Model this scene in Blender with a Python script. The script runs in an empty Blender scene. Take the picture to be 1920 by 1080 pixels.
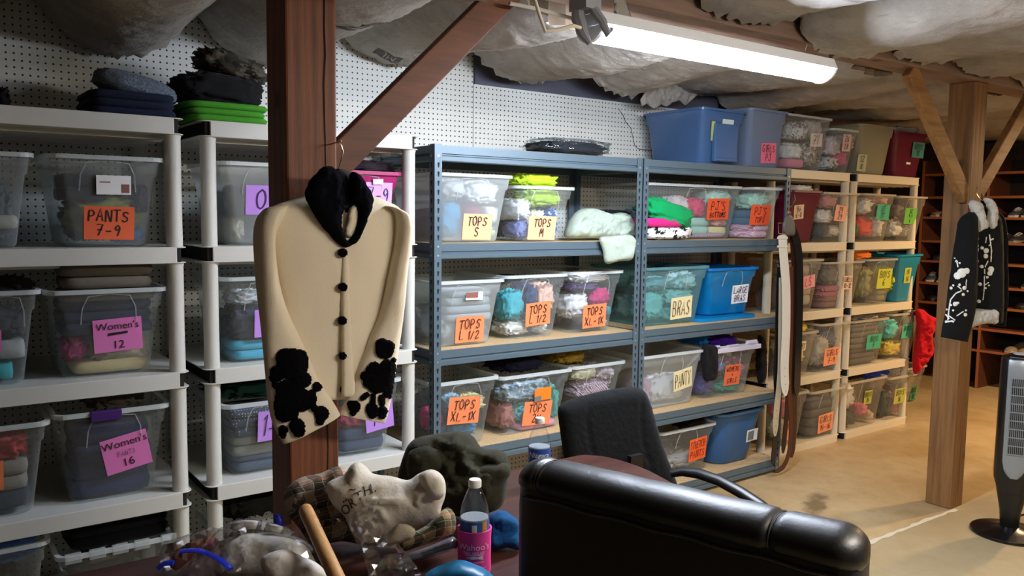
import bpy, bmesh, math, random
import numpy as np
from mathutils import Vector, Matrix, noise, geometry
from mathutils.bvhtree import BVHTree
C = bpy.context.scene.collection
scn = bpy.context.scene
R = math.radians
# ---------------------------------------------------------------- camera, world, exposure
CF, CYAW, CPIT, CROL = 1546.67, 0.62919157, 0.08877958, 0.01234644
CO = Vector((-1.7788538, -3.0070084, 1.5407972))
FW = Vector((math.sin(CYAW)*math.cos(CPIT), math.cos(CYAW)*math.cos(CPIT), -math.sin(CPIT)))
_r = Vector((math.cos(CYAW), -math.sin(CYAW), 0)); _u = _r.cross(FW)
CR = _r*math.cos(CROL) + _u*math.sin(CROL); CU = -_r*math.sin(CROL) + _u*math.cos(CROL)
cam = bpy.data.cameras.new('camera'); co = bpy.data.objects.new('camera', cam); C.objects.link(co)
cam.sensor_width = 36; cam.lens = 36*CF/1920; cam.clip_start = .02
co.matrix_world = Matrix(((CR.x, CU.x, -FW.x, CO.x), (CR.y, CU.y, -FW.y, CO.y), (CR.z, CU.z, -FW.z, CO.z), (0, 0, 0, 1)))
scn.camera = co
scn.view_settings.view_transform = 'Standard'; scn.view_settings.look = 'None'
scn.view_settings.gamma = 1; scn.view_settings.use_curve_mapping = False
scn.view_settings.exposure = EXPOSURE = 1.5
scn.cycles.transparent_max_bounces = 24
scn.cycles.max_bounces = 8
w = bpy.data.worlds.new('world'); scn.world = w; w.use_nodes = True
w.node_tree.nodes['Background'].inputs[0].default_value = (1.0, .86, .72, 1)
w.node_tree.nodes['Background'].inputs[1].default_value = .05
LAMP_E = 54.0; LAMP2_E = 42.0          # strip light diffuser strength
def area(name, loc, sx, sy, power, col, rot=(0, 0, 0)):
    l = bpy.data.lights.new(name, 'AREA'); l.shape = 'RECTANGLE'; l.size = sx; l.size_y = sy; l.energy = power; l.color = col
    o = bpy.data.objects.new(name, l); C.objects.link(o); o.location = loc; o.rotation_euler = rot
    return o
area('bulb_light', (4.95, -1.3, 2.15), .14, .14, 34, (1, .66, .34))           # warm bulb in the aisle to the right
def ray(u, v): return FW + CR*((u-960)/CF) - CU*((v-540)/CF)
def on(u, v, x=None, y=None, z=None):
    d = ray(u, v)
    t = (x-CO.x)/d.x if x is not None else (y-CO.y)/d.y if y is not None else (z-CO.z)/d.z
    return CO + d*t
def at(u, v, t): return CO + ray(u, v)*t
# ---------------------------------------------------------------- materials
def H(h):
    if not isinstance(h, str): return tuple(h)[:3]
    h = h.lstrip('#')
    def f(c):
        c /= 255
        return c/12.92 if c <= .04045 else ((c+.055)/1.055)**2.4
    if len(h) == 3: h = ''.join(c*2 for c in h)
    return tuple(f(int(h[i:i+2], 16)) for i in (0, 2, 4))
MC = {}
class NT:
    def __init__(s, name):
        s.m = bpy.data.materials.new(name); s.m.use_nodes = True; s.t = s.m.node_tree; s.n = s.t.nodes
        s.p = s.n['Principled BSDF']; s.out = s.n['Material Output']
    def add(s, t, **k):
        n = s.n.new(t)
        for a, v in k.items():
            if a.startswith('i_'):
                n.inputs[int(a[2:]) if a[2:].isdigit() else a[2:].replace('_', ' ')].default_value = v
            else: setattr(n, a, v)
        return n
    def l(s, a, b): s.t.links.new(a, b)
    def coord(s, scale=(1, 1, 1), rot=(0, 0, 0), kind='Object'):
        c = s.add('ShaderNodeTexCoord'); m = s.add('ShaderNodeMapping'); s.l(c.outputs[kind], m.inputs[0])
        m.inputs['Scale'].default_value = scale; m.inputs['Rotation'].default_value = rot
        return m.outputs[0]
    def noise(s, vec, scale, detail=4, rough=.5):
        n = s.add('ShaderNodeTexNoise'); n.inputs['Scale'].default_value = scale; n.inputs['Detail'].default_value = detail
        n.inputs['Roughness'].default_value = rough; s.l(vec, n.inputs['Vector']); return n.outputs['Fac']
    def ramp(s, fac, *stops):
        r = s.add('ShaderNodeValToRGB'); e = r.color_ramp.elements
        while len(e) < len(stops): e.new(.5)
        for k, (p, c) in zip(e, stops): k.position = p; k.color = (*H(c), 1) if not isinstance(c, float) else (c, c, c, 1)
        s.l(fac, r.inputs[0]); return r.outputs[0]
    def mix(s, fac, a, b, mode='MIX'):
        x = s.add('ShaderNodeMix', data_type='RGBA', blend_type=mode)
        for sock, v in ((x.inputs[0], fac), (x.inputs[6], a), (x.inputs[7], b)):
            if isinstance(v, (int, float)): sock.default_value = v
            elif isinstance(v, (tuple, str)): sock.default_value = (*H(v), 1)
            else: s.l(v, sock)
        return x.outputs[2]
    def math(s, op, a, b=0.0, c=None):
        x = s.add('ShaderNodeMath', operation=op)
        for i, v in enumerate((a, b, c)):
            if v is None: continue
            if isinstance(v, (int, float)): x.inputs[i].default_value = v
            else: s.l(v, x.inputs[i])
        return x.outputs[0]
    def bump(s, h, strength=.3, dist=.01):
        b = s.add('ShaderNodeBump'); b.inputs['Strength'].default_value = strength; b.inputs['Distance'].default_value = dist
        s.l(h, b.inputs['Height']); s.l(b.outputs[0], s.p.inputs['Normal'])
    def col(s, c):
        if isinstance(c, (tuple, str)): s.p.inputs['Base Color'].default_value = (*H(c), 1)
        else: s.l(c, s.p.inputs['Base Color'])
def pm(name, color, rough=.5, metal=0, spec=.5, emit=0):
    k = ('pm', name, color, rough, metal)
    if k not in MC:
        t = NT(name); t.col(color); t.p.inputs['Roughness'].default_value = rough; t.p.inputs['Metallic'].default_value = metal
        t.p.inputs['Specular IOR Level'].default_value = spec
        if emit:
            t.p.inputs['Emission Color'].default_value = (*H(color), 1); t.p.inputs['Emission Strength'].default_value = emit
        MC[k] = t.m
    return MC[k]
def cloth(color, pat='plain', c2='#ffffff', c3='#222222', sc=1.0):
    k = ('cloth', color, pat, c2, c3, sc)
    if k in MC: return MC[k]
    t = NT('fabric_'+pat); v = t.coord()
    fine = t.noise(v, 420, 2); lo = t.noise(v, 14, 3)
    base = t.mix(t.math('MULTIPLY', fine, .35), color, tuple(x*.55 for x in H(color)))
    sep = t.add('ShaderNodeSeparateXYZ'); t.l(v, sep.inputs[0]); X, Y, Z = sep.outputs
    def band(a, per, duty):
        return t.math('LESS_THAN', t.math('FRACT', t.math('MULTIPLY', a, 1/per)), duty)
    if pat == 'stripe':
        base = t.mix(band(t.math('ADD', X, t.math('ADD', t.math('MULTIPLY', Z, .9), t.math('MULTIPLY', lo, .05))), .014*sc, .45), base, c2)
    elif pat == 'plaid':
        a = t.math('ADD', X, t.math('MULTIPLY', lo, .02)); b = t.math('ADD', Z, t.math('ADD', t.math('MULTIPLY', Y, .6), t.math('MULTIPLY', lo, .02)))
        base = t.mix(t.math('MULTIPLY', band(a, .075*sc, .52), .7), base, c3); base = t.mix(t.math('MULTIPLY', band(b, .085*sc, .42), .6), base, c3)
        base = t.mix(t.math('MULTIPLY', band(a, .0375*sc, .05), .6), base, c2); base = t.mix(t.math('MULTIPLY', band(b, .0283*sc, .06), .55), base, c2)
        base = t.mix(t.math('MULTIPLY', band(b, .075*sc, .06), .6), base, '#b0563c')
    elif pat == 'dots':
        vo = t.add('ShaderNodeTexVoronoi'); vo.inputs['Scale'].default_value = 90/sc; t.l(v, vo.inputs['Vector']); vo.inputs['Randomness'].default_value = .2
        base = t.mix(t.math('LESS_THAN', vo.outputs['Distance'], .27), base, c2)
    elif pat == 'print':
        n1 = t.noise(v, 38/sc, 2); n2 = t.noise(t.coord((1, 1, 1), (1, 2, 3)), 30/sc, 3)
        base = t.mix(t.math('GREATER_THAN', n1, .56), base, c2); base = t.mix(t.math('GREATER_THAN', n2, .6), base, c3)
    elif pat == 'camo':
        n1 = t.noise(v, 16/sc, 4); n2 = t.noise(t.coord((1, 1, 2), (1, 2, 3)), 22/sc, 4)
        base = t.mix(t.math('GREATER_THAN', n1, .54), base, c2); base = t.mix(t.math('GREATER_THAN', n2, .58), base, c3)
    elif pat == 'heather':
        n1 = t.noise(t.coord((1, 1, 1)), 160/sc, 6, .8); base = t.mix(t.ramp(n1, (.42, 0.), (.62, 1.)), base, c2)
    t.col(base); t.p.inputs['Roughness'].default_value = .92; t.p.inputs['Specular IOR Level'].default_value = .2
    t.p.inputs['Sheen Weight'].default_value = .04
    wr = t.noise(v, 60, 4); t.bump(t.math('ADD', t.math('MULTIPLY', fine, .25), wr), .35, .006)
    MC[k] = t.m; return t.m
def plastic(color, fac=.25, rough=.25, name='clear_plastic', edge=.5, film=False):
    """thin see-through plastic: part of the light passes, part is scattered at the surface"""
    k = ('pl', color, fac, rough, name, film)
    if k in MC: return MC[k]
    t = NT(name); t.col(color); t.p.inputs['Roughness'].default_value = rough
    tr = t.add('ShaderNodeBsdfTransparent'); tr.inputs[0].default_value = (*[.35+.65*x for x in H(color)], 1)
    lw = t.add('ShaderNodeLayerWeight'); lw.inputs[0].default_value = .35
    f = t.math('ADD', t.math('MULTIPLY', t.math('POWER', lw.outputs['Facing'], 2.5), edge), fac)
    f = t.math('MINIMUM', f, .92)
    ms = t.add('ShaderNodeMixShader'); t.l(f, ms.inputs[0]); t.l(tr.outputs[0], ms.inputs[1]); sh = t.p.outputs[0]
    if film:
        g = t.add('ShaderNodeBsdfGlossy'); g.inputs['Roughness'].default_value = rough; sh = g.outputs[0]; t.n.remove(t.p)
    t.l(sh, ms.inputs[2])
    t.l(ms.outputs[0], t.out.inputs[0]); MC[k] = t.m; return t.m
def wood(name, a, b, scale=1.0, axis='Z', knots=True, rough=.6):
    k = ('wood', name, axis)
    if k in MC: return MC[k]
    t = NT(name); s = {'Z': (9, 9, .55), 'X': (.55, 9, 9), 'Y': (9, .55, 9)}[axis]
    v = t.coord(tuple(q*scale for q in s)); big = t.noise(v, 1.6, 3); n = t.noise(v, 6, 7, .65)
    wv = t.add('ShaderNodeTexWave'); wv.inputs['Scale'].default_value = .9; wv.inputs['Distortion'].default_value = 6; wv.inputs['Detail'].default_value = 3
    t.l(v, wv.inputs['Vector'])
    f = t.math('ADD', t.math('MULTIPLY', n, .6), t.math('ADD', t.math('MULTIPLY', big, .35), t.math('MULTIPLY', wv.outputs['Fac'], .25)))
    c = t.ramp(f, (.35, b), (.62, a), (.85, b))
    if knots:
        vo = t.add('ShaderNodeTexVoronoi'); vo.inputs['Scale'].default_value = 1.0; t.l(t.coord((5*scale, 5*scale, 5*scale)), vo.inputs['Vector'])
        c = t.mix(t.ramp(vo.outputs['Distance'], (.06, 1.), (.14, 0.)), c, tuple(x*.25 for x in H(b)))
    t.col(c); t.p.inputs['Roughness'].default_value = rough; t.bump(n, .25, .004)
    MC[k] = t.m; return t.m
# ---------------------------------------------------------------- geometry helpers
class MB:
    def __init__(s): s.v = []; s.f = []; s.mi = []; s.cur = 0
    def add(s, vs, fs, mi=None):
        b = len(s.v); s.v += [tuple(v) for v in vs]
        for f in fs: s.f.append([i+b for i in f]); s.mi.append(s.cur if mi is None else mi)
    def box(s, x0, x1, y0, y1, z0, z1, mi=None, M=None):
        vs = [Vector((x, y, z)) for z in (z0, z1) for y in (y0, y1) for x in (x0, x1)]
        if M: vs = [M @ v for v in vs]
        s.add(vs, [(0, 2, 3, 1), (4, 5, 7, 6), (0, 1, 5, 4), (2, 6, 7, 3), (0, 4, 6, 2), (1, 3, 7, 5)], mi)
    def loft(s, rings, cap0=True, cap1=True, closed=True, mi=None):
        n = len(rings[0]); vs = [p for r in rings for p in r]; fs = []
        for i in range(len(rings)-1):
            for j in range(n if closed else n-1):
                a = i*n+j; b = i*n+(j+1) % n; fs.append((a, b, b+n, a+n))
        if cap0: fs.append(tuple(range(n))[::-1])
        if cap1: fs.append(tuple(range((len(rings)-1)*n, len(rings)*n)))
        s.add(vs, fs, mi)
    def tube(s, path, r, n=10, mi=None, flat=1.0, up=None):
        P = [Vector(p) for p in path]; rr = r if isinstance(r, (list, tuple)) else [r]*len(P); rings = []; last = None
        for i, p in enumerate(P):
            d = (P[min(i+1, len(P)-1)]-P[max(i-1, 0)]).normalized()
            a = Vector(up) if up else (last if last else (Vector((0, 0, 1)) if abs(d.z) < .9 else Vector((1, 0, 0))))
            x = d.cross(a)
            if x.length < 1e-4: x = d.orthogonal()
            x.normalize(); y = x.cross(d).normalized(); last = y
            rings.append([p + x*(math.cos(2*math.pi*k/n)*rr[i]) + y*(math.sin(2*math.pi*k/n)*rr[i]*flat) for k in range(n)])
        s.loft(rings, mi=mi)
    def lathe(s, prof, n=24, cx=0, cy=0, mi=None, caps=True):
        rings = [[Vector((cx+r*math.cos(2*math.pi*k/n), cy+r*math.sin(2*math.pi*k/n), z)) for k in range(n)] for r, z in prof]
        s.loft(rings, caps, caps, mi=mi)
    def prism(s, pts, axis, a, b, mi=None):
        f = {'x': lambda p, q: (q, p[0], p[1]), 'y': lambda p, q: (p[0], q, p[1]), 'z': lambda p, q: (p[0], p[1], q)}[axis]
        s.loft([[Vector(f(p, q)) for p in pts] for q in (a, b)], mi=mi)
    def obj(s, name, mats, parent=None, smooth=False, bevel=0, angle=40, seg=2, sub=0):
        me = bpy.data.meshes.new(name); me.from_pydata(s.v, [], s.f)
        for m in (mats if isinstance(mats, (list, tuple)) else [mats]): me.materials.append(m)
        me.polygons.foreach_set('material_index', s.mi)
        bm = bmesh.new(); bm.from_mesh(me); bmesh.ops.recalc_face_normals(bm, faces=bm.faces)
        if smooth:
            for f in bm.faces: f.smooth = True
            if angle < 180:
                for e in bm.edges:
                    if len(e.link_faces) == 2 and e.calc_face_angle(0) > R(angle): e.smooth = False
        bm.to_mesh(me); bm.free()
        o = bpy.data.objects.new(name, me); C.objects.link(o)
        if parent is not None: o.parent = parent
        if bevel:
            b = o.modifiers.new('bevel', 'BEVEL'); b.width = bevel; b.segments = seg; b.limit_method = 'ANGLE'; b.angle_limit = R(35)
        if sub:
            q = o.modifiers.new('sub', 'SUBSURF'); q.levels = sub; q.render_levels = sub
        return o
def tag(o, label, cat, group=None, kind=None):
    o['label'] = label; o['category'] = cat
    if group: o['group'] = group
    if kind: o['kind'] = kind
    return o
def thing(name, label, cat, loc=(0, 0, 0), rz=0, group=None):
    o = bpy.data.objects.new(name, None); C.objects.link(o); o.location = loc; o.rotation_euler = (0, 0, rz); o.empty_display_size = .05
    return tag(o, label, cat, group)
def struct(o, label=None):
    o['kind'] = 'structure'
    if label: o['label'] = label; o['category'] = o.name.split('_')[0]
    return o
def localize(o, parent):
    """parent an object whose mesh is written in world space, keeping it in place (parents are moved/turned about z only)"""
    M = Matrix.Translation(parent.location) @ Matrix.Rotation(parent.rotation_euler[2], 4, 'Z')
    o.data.transform(M.inverted()); o.parent = parent
    return o
def recenter(o, base=True):
    """move a world-space mesh object's origin to its base centre"""
    vs = o.data.vertices; n = max(1, len(vs))
    c = Vector((sum(v.co.x for v in vs)/n, sum(v.co.y for v in vs)/n, min(v.co.z for v in vs)))
    o.data.transform(Matrix.Translation(-c)); o.location = c; return o
def rrect(w, d, r, n=5):
    r = min(r, w/2-1e-4, d/2-1e-4); out = []
    for cx, cy, a in ((w/2-r, d/2-r, 0), (-w/2+r, d/2-r, 90), (-w/2+r, -d/2+r, 180), (w/2-r, -d/2+r, 270)):
        for k in range(n): 
            t = R(a+90*k/(n-1)); out.append((cx+r*math.cos(t), cy+r*math.sin(t)))
    return out
def fold(p, sd):
    """ridged, warped noise in [-1,1]: reads as cloth folds"""
    q = p + Vector((noise.noise(p*1.1+Vector((sd, 7, 1))), noise.noise(p*1.1+Vector((3, sd, 9))), noise.noise(p*1.1+Vector((5, 2, sd)))))*.7
    a = 1-2*abs(noise.noise(q*1.25+Vector((sd, 0, 0)))); b = (1-abs(noise.noise(q*2.3+Vector((0, sd, 4)))))**5; b2 = (1-abs(noise.noise(q*4.1+Vector((9, sd, 2)))))**6; c = noise.noise(q*7+Vector((1, 1, sd)))
    return .5*a+.55*b+.3*b2+.1*c-.5
def spow(x, e): return math.copysign(abs(x)**e, x)
def blob_mesh(mb, dims, sd, nu=46, nv=26, amp=.46, e=.62, off=(0, 0, 0), freq=5.0):
    rows = []; vs = []
    for j in range(nv):
        ph = -math.pi/2 + math.pi*j/(nv-1); cz = spow(math.sin(ph), e); cr = spow(math.cos(ph), e)
        for i in range(nu):
            th = 2*math.pi*i/nu; p = Vector((cr*spow(math.cos(th), e), cr*spow(math.sin(th), e), cz))
            q = Vector((p.x*dims[0], p.y*dims[1], p.z*dims[2]))*(freq/max(.12, sum(dims)/3))*.5
            p = p*(1+amp*fold(q, sd)); vs.append(p)
    for k in range(3):
        lo = min(v[k] for v in vs); hi = max(v[k] for v in vs)
        for v in vs: v[k] = ((v[k]-lo)/(hi-lo)-.5)*dims[k] + off[k]
    for v in vs: v.z = max(v.z, off[2]-dims[2]*.5+.02*dims[2])
    mb.loft([vs[j*nu:(j+1)*nu] for j in range(nv)])
def crumple(name, mat, dims, sd, **k):
    mb = MB(); blob_mesh(mb, dims, sd, off=(0, 0, dims[2]/2), **k); return mb.obj(name, mat, smooth=True, angle=180)
def folded(name, mat, dims, sd, layers=3):
    mb = MB(); rnd = random.Random(sd); h = dims[2]/layers
    for i in range(layers):
        w = dims[0]*rnd.uniform(.92, 1); d = dims[1]*rnd.uniform(.93, 1)
        blob_mesh(mb, (w, d, h*1.06), sd+i, nu=28, nv=7, amp=.05, e=.32, off=((dims[0]-w)*rnd.uniform(-.4, .4), (dims[1]-d)*.5*rnd.choice((-1, 1)), h*(i+.5)), freq=4)
    return mb.obj(name, mat, smooth=True, angle=180)
def smooth_poly(pts, step, closed=True):
    """Catmull-Rom through 2-D points, resampled"""
    n = len(pts); out = []
    for i in range(n if closed else n-1):
        p = [Vector(pts[(i+k) % n]) if closed else Vector(pts[min(max(i+k, 0), n-1)]) for k in (-1, 0, 1, 2)]
        L = (p[2]-p[1]).length; m = max(1, round(L/step))
        for k in range(m):
            t = k/m
            out.append(.5*((2*p[1])+(p[2]-p[0])*t+(2*p[0]-5*p[1]+4*p[2]-p[3])*t*t+(3*p[1]-p[0]-3*p[2]+p[3])*t**3))
    if not closed: out.append(Vector(pts[-1]))
    return out
class Plane:
    """a plane in the room with its own axes: a (along), b (up) and n (its front side)"""
    def __init__(s, p0, n, up=(0, 0, 1)):
        s.p = Vector(p0); s.n = Vector(n).normalized(); s.b = (Vector(up)-s.n*Vector(up).dot(s.n)).normalized(); s.a = s.b.cross(s.n)
    def px(s, u, v):
        d = ray(u, v); t = (s.p-CO).dot(s.n)/d.dot(s.n); q = CO+d*t-s.p
        return Vector((q.dot(s.a), q.dot(s.b)))
    def w(s, q, h=0.0): return s.p+s.a*q[0]+s.b*q[1]+s.n*h
def puff(name, mats, pl, outline, tf, tb, step=.012, Rr=.05, amp=.0, sd=1, freq=1.0, grooves=(), rag=0, smooth=True, px=True, shape=None, parent=None, flat=False):
    """a soft, closed, cushion-like body: outline (picture points on plane pl, or plane coordinates), bulging tf to the front and tb to the back"""
    pts = [pl.px(*p) for p in outline] if px else [Vector(p) for p in outline]
    bd = smooth_poly(pts, step) if smooth else pts
    if rag:
        bd = [p+Vector((noise.noise(Vector((p.x*70, p.y*70, sd))), noise.noise(Vector((p.x*70, p.y*70, sd+9)))))*rag for p in bd]
    n = len(bd); xs = [p.x for p in bd]; ys = [p.y for p in bd]; pool = list(bd); rnd = random.Random(sd)
    A = np.array([tuple(p) for p in bd]); B = np.roll(A, -1, 0); AB = B-A; L2 = np.maximum((AB**2).sum(1), 1e-12)
    gx, gy = [], []; y = min(ys)+step*.5; row = 0
    while y < max(ys):
        x = min(xs)+(step*.5 if row % 2 else 0)
        while x < max(xs): gx.append(x); gy.append(y); x += step
        y += step*.87; row += 1
    dd = [0.0]*n
    if gx:
        Q = np.array((gx, gy)).T; qx = Q[:, :1]; qy = Q[:, 1:]
        cr = ((A[:, 1] > qy) != (B[:, 1] > qy)) & (qx < AB[:, 0]*(qy-A[:, 1])/np.where(AB[:, 1] == 0, 1e-12, AB[:, 1])+A[:, 0])
        ins = cr.sum(1) % 2 == 1; Q = Q[ins]
        W = Q[:, None, :]-A[None]; t = np.clip((W*AB[None]).sum(2)/L2, 0, 1); D = np.sqrt(((W-t[..., None]*AB[None])**2).sum(2)).min(1)
        for q, d in zip(Q, D):
            if d > step*.55: pool.append(Vector((float(q[0]), float(q[1])))); dd.append(float(d))
    res = geometry.delaunay_2d_cdt([Vector((p.x, p.y)) for p in pool], [(i, (i+1) % n) for i in range(n)], [], 1, 1e-7)
    V, F, orig = res[0], res[2], res[3]
    hs = []
    for q, og in zip(V, orig):
        d = dd[og[0]] if og else 0
        s = min(1, d/Rr); h = math.sqrt(max(0, 1-(1-s)**2)); f = 0
        if amp: f = amp*fold(Vector((q.x*freq*6, q.y*freq*6, sd*3.1)), sd)*min(1, d/(Rr*.6))
        for (pl_pts, wd, dp) in grooves:
            gd = min((Vector(q)-(a+(b-a)*max(0, min(1, (Vector(q)-a).dot(b-a)/max(1e-12, (b-a).length_squared))))).length for a, b in zip(pl_pts, pl_pts[1:]))
            f -= dp*math.exp(-(gd/wd)**2)*min(1, d/.01)
        ex = shape(q) if shape else 0
        hs.append((h, f, ex))
    mb = MB(); m = len(V); vs = [pl.w(q, tf*h+f+ex) for q, (h, f, ex) in zip(V, hs)]
    isb = [bool(og and og[0] < n) for og in orig]; back = {}
    for i, q in enumerate(V):
        if isb[i]: back[i] = i
        else: back[i] = len(vs); vs.append(pl.w(q, -tb*hs[i][0]+hs[i][1]*(.3 if tb > .012 else .8)+hs[i][2]))
    mb.add(vs, [tuple(f) for f in F]+[tuple(back[i] for i in f)[::-1] for f in F])
    o = mb.obj(name, mats, smooth=not flat, angle=180)
    if parent is not None: localize(o, parent)
    return o
def bvh_of(o, M=None):
    M = M or Matrix.Identity(4)
    return BVHTree.FromPolygons([M @ v.co for v in o.data.vertices], [tuple(p.vertices) for p in o.data.polygons])
# --- lettering: marker strokes and printed text
GL = {'A': ['0,0 .3,1 .6,0', '.12,.36 .5,.36'], 'B': ['.05,0 .05,1 .42,.95 .5,.75 .4,.56 .05,.52', '.4,.54 .58,.3 .45,.03 .05,0'], 'C': ['.58,.85 .35,1 .1,.8 .03,.45 .15,.1 .4,0 .6,.12'],
 'D': ['.05,0 .05,1 .4,.9 .58,.5 .4,.08 .05,0'], 'E': ['.55,1 .06,1 .06,0 .56,0', '.06,.52 .45,.52'], 'F': ['.55,1 .06,1 .06,0', '.06,.52 .45,.52'], 'G': ['.58,.85 .35,1 .1,.8 .03,.45 .15,.08 .45,0 .6,.2 .6,.42 .36,.42'],
 'H': ['.05,0 .05,1', '.55,0 .55,1', '.05,.5 .55,.5'], 'I': ['.3,0 .3,1'], 'J': ['.5,1 .5,.25 .35,.02 .12,.08 .03,.25', '.2,1 .7,1'], 'K': ['.06,0 .06,1', '.55,1 .06,.45 .58,0'], 'L': ['.1,1 .06,0 .55,.02'], 'M': ['0,0 .12,1 .33,.35 .55,1 .66,0'],
 'N': ['.05,0 .05,1 .55,0 .55,1'], 'O': ['.3,1 .08,.8 .02,.45 .15,.08 .35,0 .56,.25 .6,.6 .48,.9 .3,1'], 'P': ['.06,0 .06,1 .42,.97 .56,.76 .42,.52 .06,.46'], 'R': ['.06,0 .06,1 .42,.97 .54,.76 .42,.54 .06,.48', '.28,.5 .58,0'],
 'S': ['.55,.86 .34,1 .1,.86 .14,.62 .45,.44 .52,.18 .28,0 .03,.14'], 'T': ['0,1 .62,1', '.3,1 .3,0'], 'U': ['.05,1 .05,.2 .28,0 .5,.15 .55,1'], 'V': ['0,1 .28,0 .58,1'], 'W': ['0,1 .16,0 .33,.6 .5,0 .68,1'], 'X': ['.03,0 .57,1', '.03,1 .57,0'], 'Y': ['0,1 .28,.5 .58,1', '.28,.5 .28,0'], 'Z': ['.03,1 .57,1 .03,0 .57,0'],
 '0': ['.3,1 .08,.8 .03,.45 .15,.08 .32,0 .54,.25 .57,.6 .46,.9 .3,1'], '1': ['.15,.8 .32,1 .3,0'], '2': ['.05,.8 .25,1 .5,.85 .45,.55 .05,0 .58,.02'], '3': ['.08,.92 .4,.98 .5,.75 .25,.55 .55,.35 .4,.02 .05,.1'], '4': ['.1,1 .04,.45 .55,.45', '.42,1 .42,0'], '5': ['.55,1 .1,1 .08,.58 .4,.62 .56,.35 .4,.02 .05,.06'],
 '6': ['.5,1 .15,.65 .05,.25 .28,0 .52,.2 .4,.46 .1,.38'], '7': ['.03,1 .57,1 .2,0', '.15,.5 .48,.5'], '8': ['.3,.55 .1,.8 .3,1 .5,.8 .3,.55 .05,.25 .3,0 .55,.25 .3,.55'], '9': ['.52,.78 .3,1 .08,.75 .25,.5 .52,.75 .48,.3 .4,0'],
 '-': ['.1,.45 .5,.45'], "'": ['.3,1.05 .24,.8'], '+': ['.1,.45 .5,.45', '.3,.2 .3,.7'], '/': ['.1,0 .5,1'], '.': ['.25,.02 .3,.06'], '=': ['.1,.35 .5,.35', '.1,.6 .5,.6'], ' ': []}
def strokes(mb, text, cx, cz, hgt, wid, th, M, mi, rnd, slant=.08):
    """hand-lettered line of text, centred at (cx,cz) in the label's own plane"""
    adv = [(.45 if c in "I1'. " else .75) for c in text]; tot = sum(adv); sx = min(wid/tot, hgt*.95); x = cx-tot*sx/2
    for c, a in zip(text, adv):
        jz = rnd.uniform(-.05, .05)*hgt; hh = hgt*rnd.uniform(.9, 1.08); sl = slant+rnd.uniform(-.06, .06)
        for st in GL.get(c.upper(), []):
            P = [tuple(map(float, q.split(','))) for q in st.split()]
            P = [Vector((x+(px*.9+pz*sl)*sx, cz-hgt/2+jz+pz*hh)) for px, pz in P]
            if len(P) > 3: P = smooth_poly([(p.x, p.y) for p in P], hgt*.16, False)
            L, Rr = [], []
            for i, p in enumerate(P):
                d = P[min(i+1, len(P)-1)]-P[max(i-1, 0)]
                d = d.normalized() if d.length > 1e-9 else Vector((1, 0)); nn = Vector((-d.y, d.x))*th/2
                if i == 0: p = p-d*th*.4
                if i == len(P)-1: p = p+d*th*.4
                L.append(p+nn); Rr.append(p-nn)
            vs = [M @ Vector((q.x, -.0009, q.y)) for q in L+Rr]; k = len(P)
            mb.add(vs, [(i, i+1, k+i+1, k+i) for i in range(k-1)], mi)
        x += a*sx
_txt = {}
def text_geo(s, size=1.0, shear=0.0, spacing=1.0):
    """printed text as flat faces, centred, (x,z) plane"""
    k = (s, shear, spacing)
    if k not in _txt:
        cu = bpy.data.curves.new('t', 'FONT'); cu.body = s; cu.align_x = 'CENTER'; cu.align_y = 'CENTER'; cu.size = 1; cu.shear = shear; cu.space_character = spacing; cu.resolution_u = 3
        o = bpy.data.objects.new('t', cu); C.objects.link(o); dg = bpy.context.evaluated_depsgraph_get()
        me = bpy.data.meshes.new_from_object(o.evaluated_get(dg)); _txt[k] = ([v.co.copy() for v in me.vertices], [tuple(p.vertices) for p in me.polygons])
        bpy.data.objects.remove(o); bpy.data.curves.remove(cu); bpy.data.meshes.remove(me)
    V, F = _txt[k]; return [Vector((v.x*size, 0, v.y*size)) for v in V], F
def put_text(mb, s, cx, cz, size, M, mi, shear=0, spacing=1.0, off=-.0009):
    V, F = text_geo(s, size, shear, spacing); mb.add([M @ Vector((v.x+cx, off, v.z+cz)) for v in V], F, mi)
INK = pm('marker_ink', '#141216', .6); INKP = pm('purple_ink', '#2a1450', .6); INKR = pm('red_ink', '#7a1a14', .6)
def paper(color): return pm('paper', color, .75, spec=.25)
TAPE = plastic('#f2f2ee', .12, .12, 'clear_tape')
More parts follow.
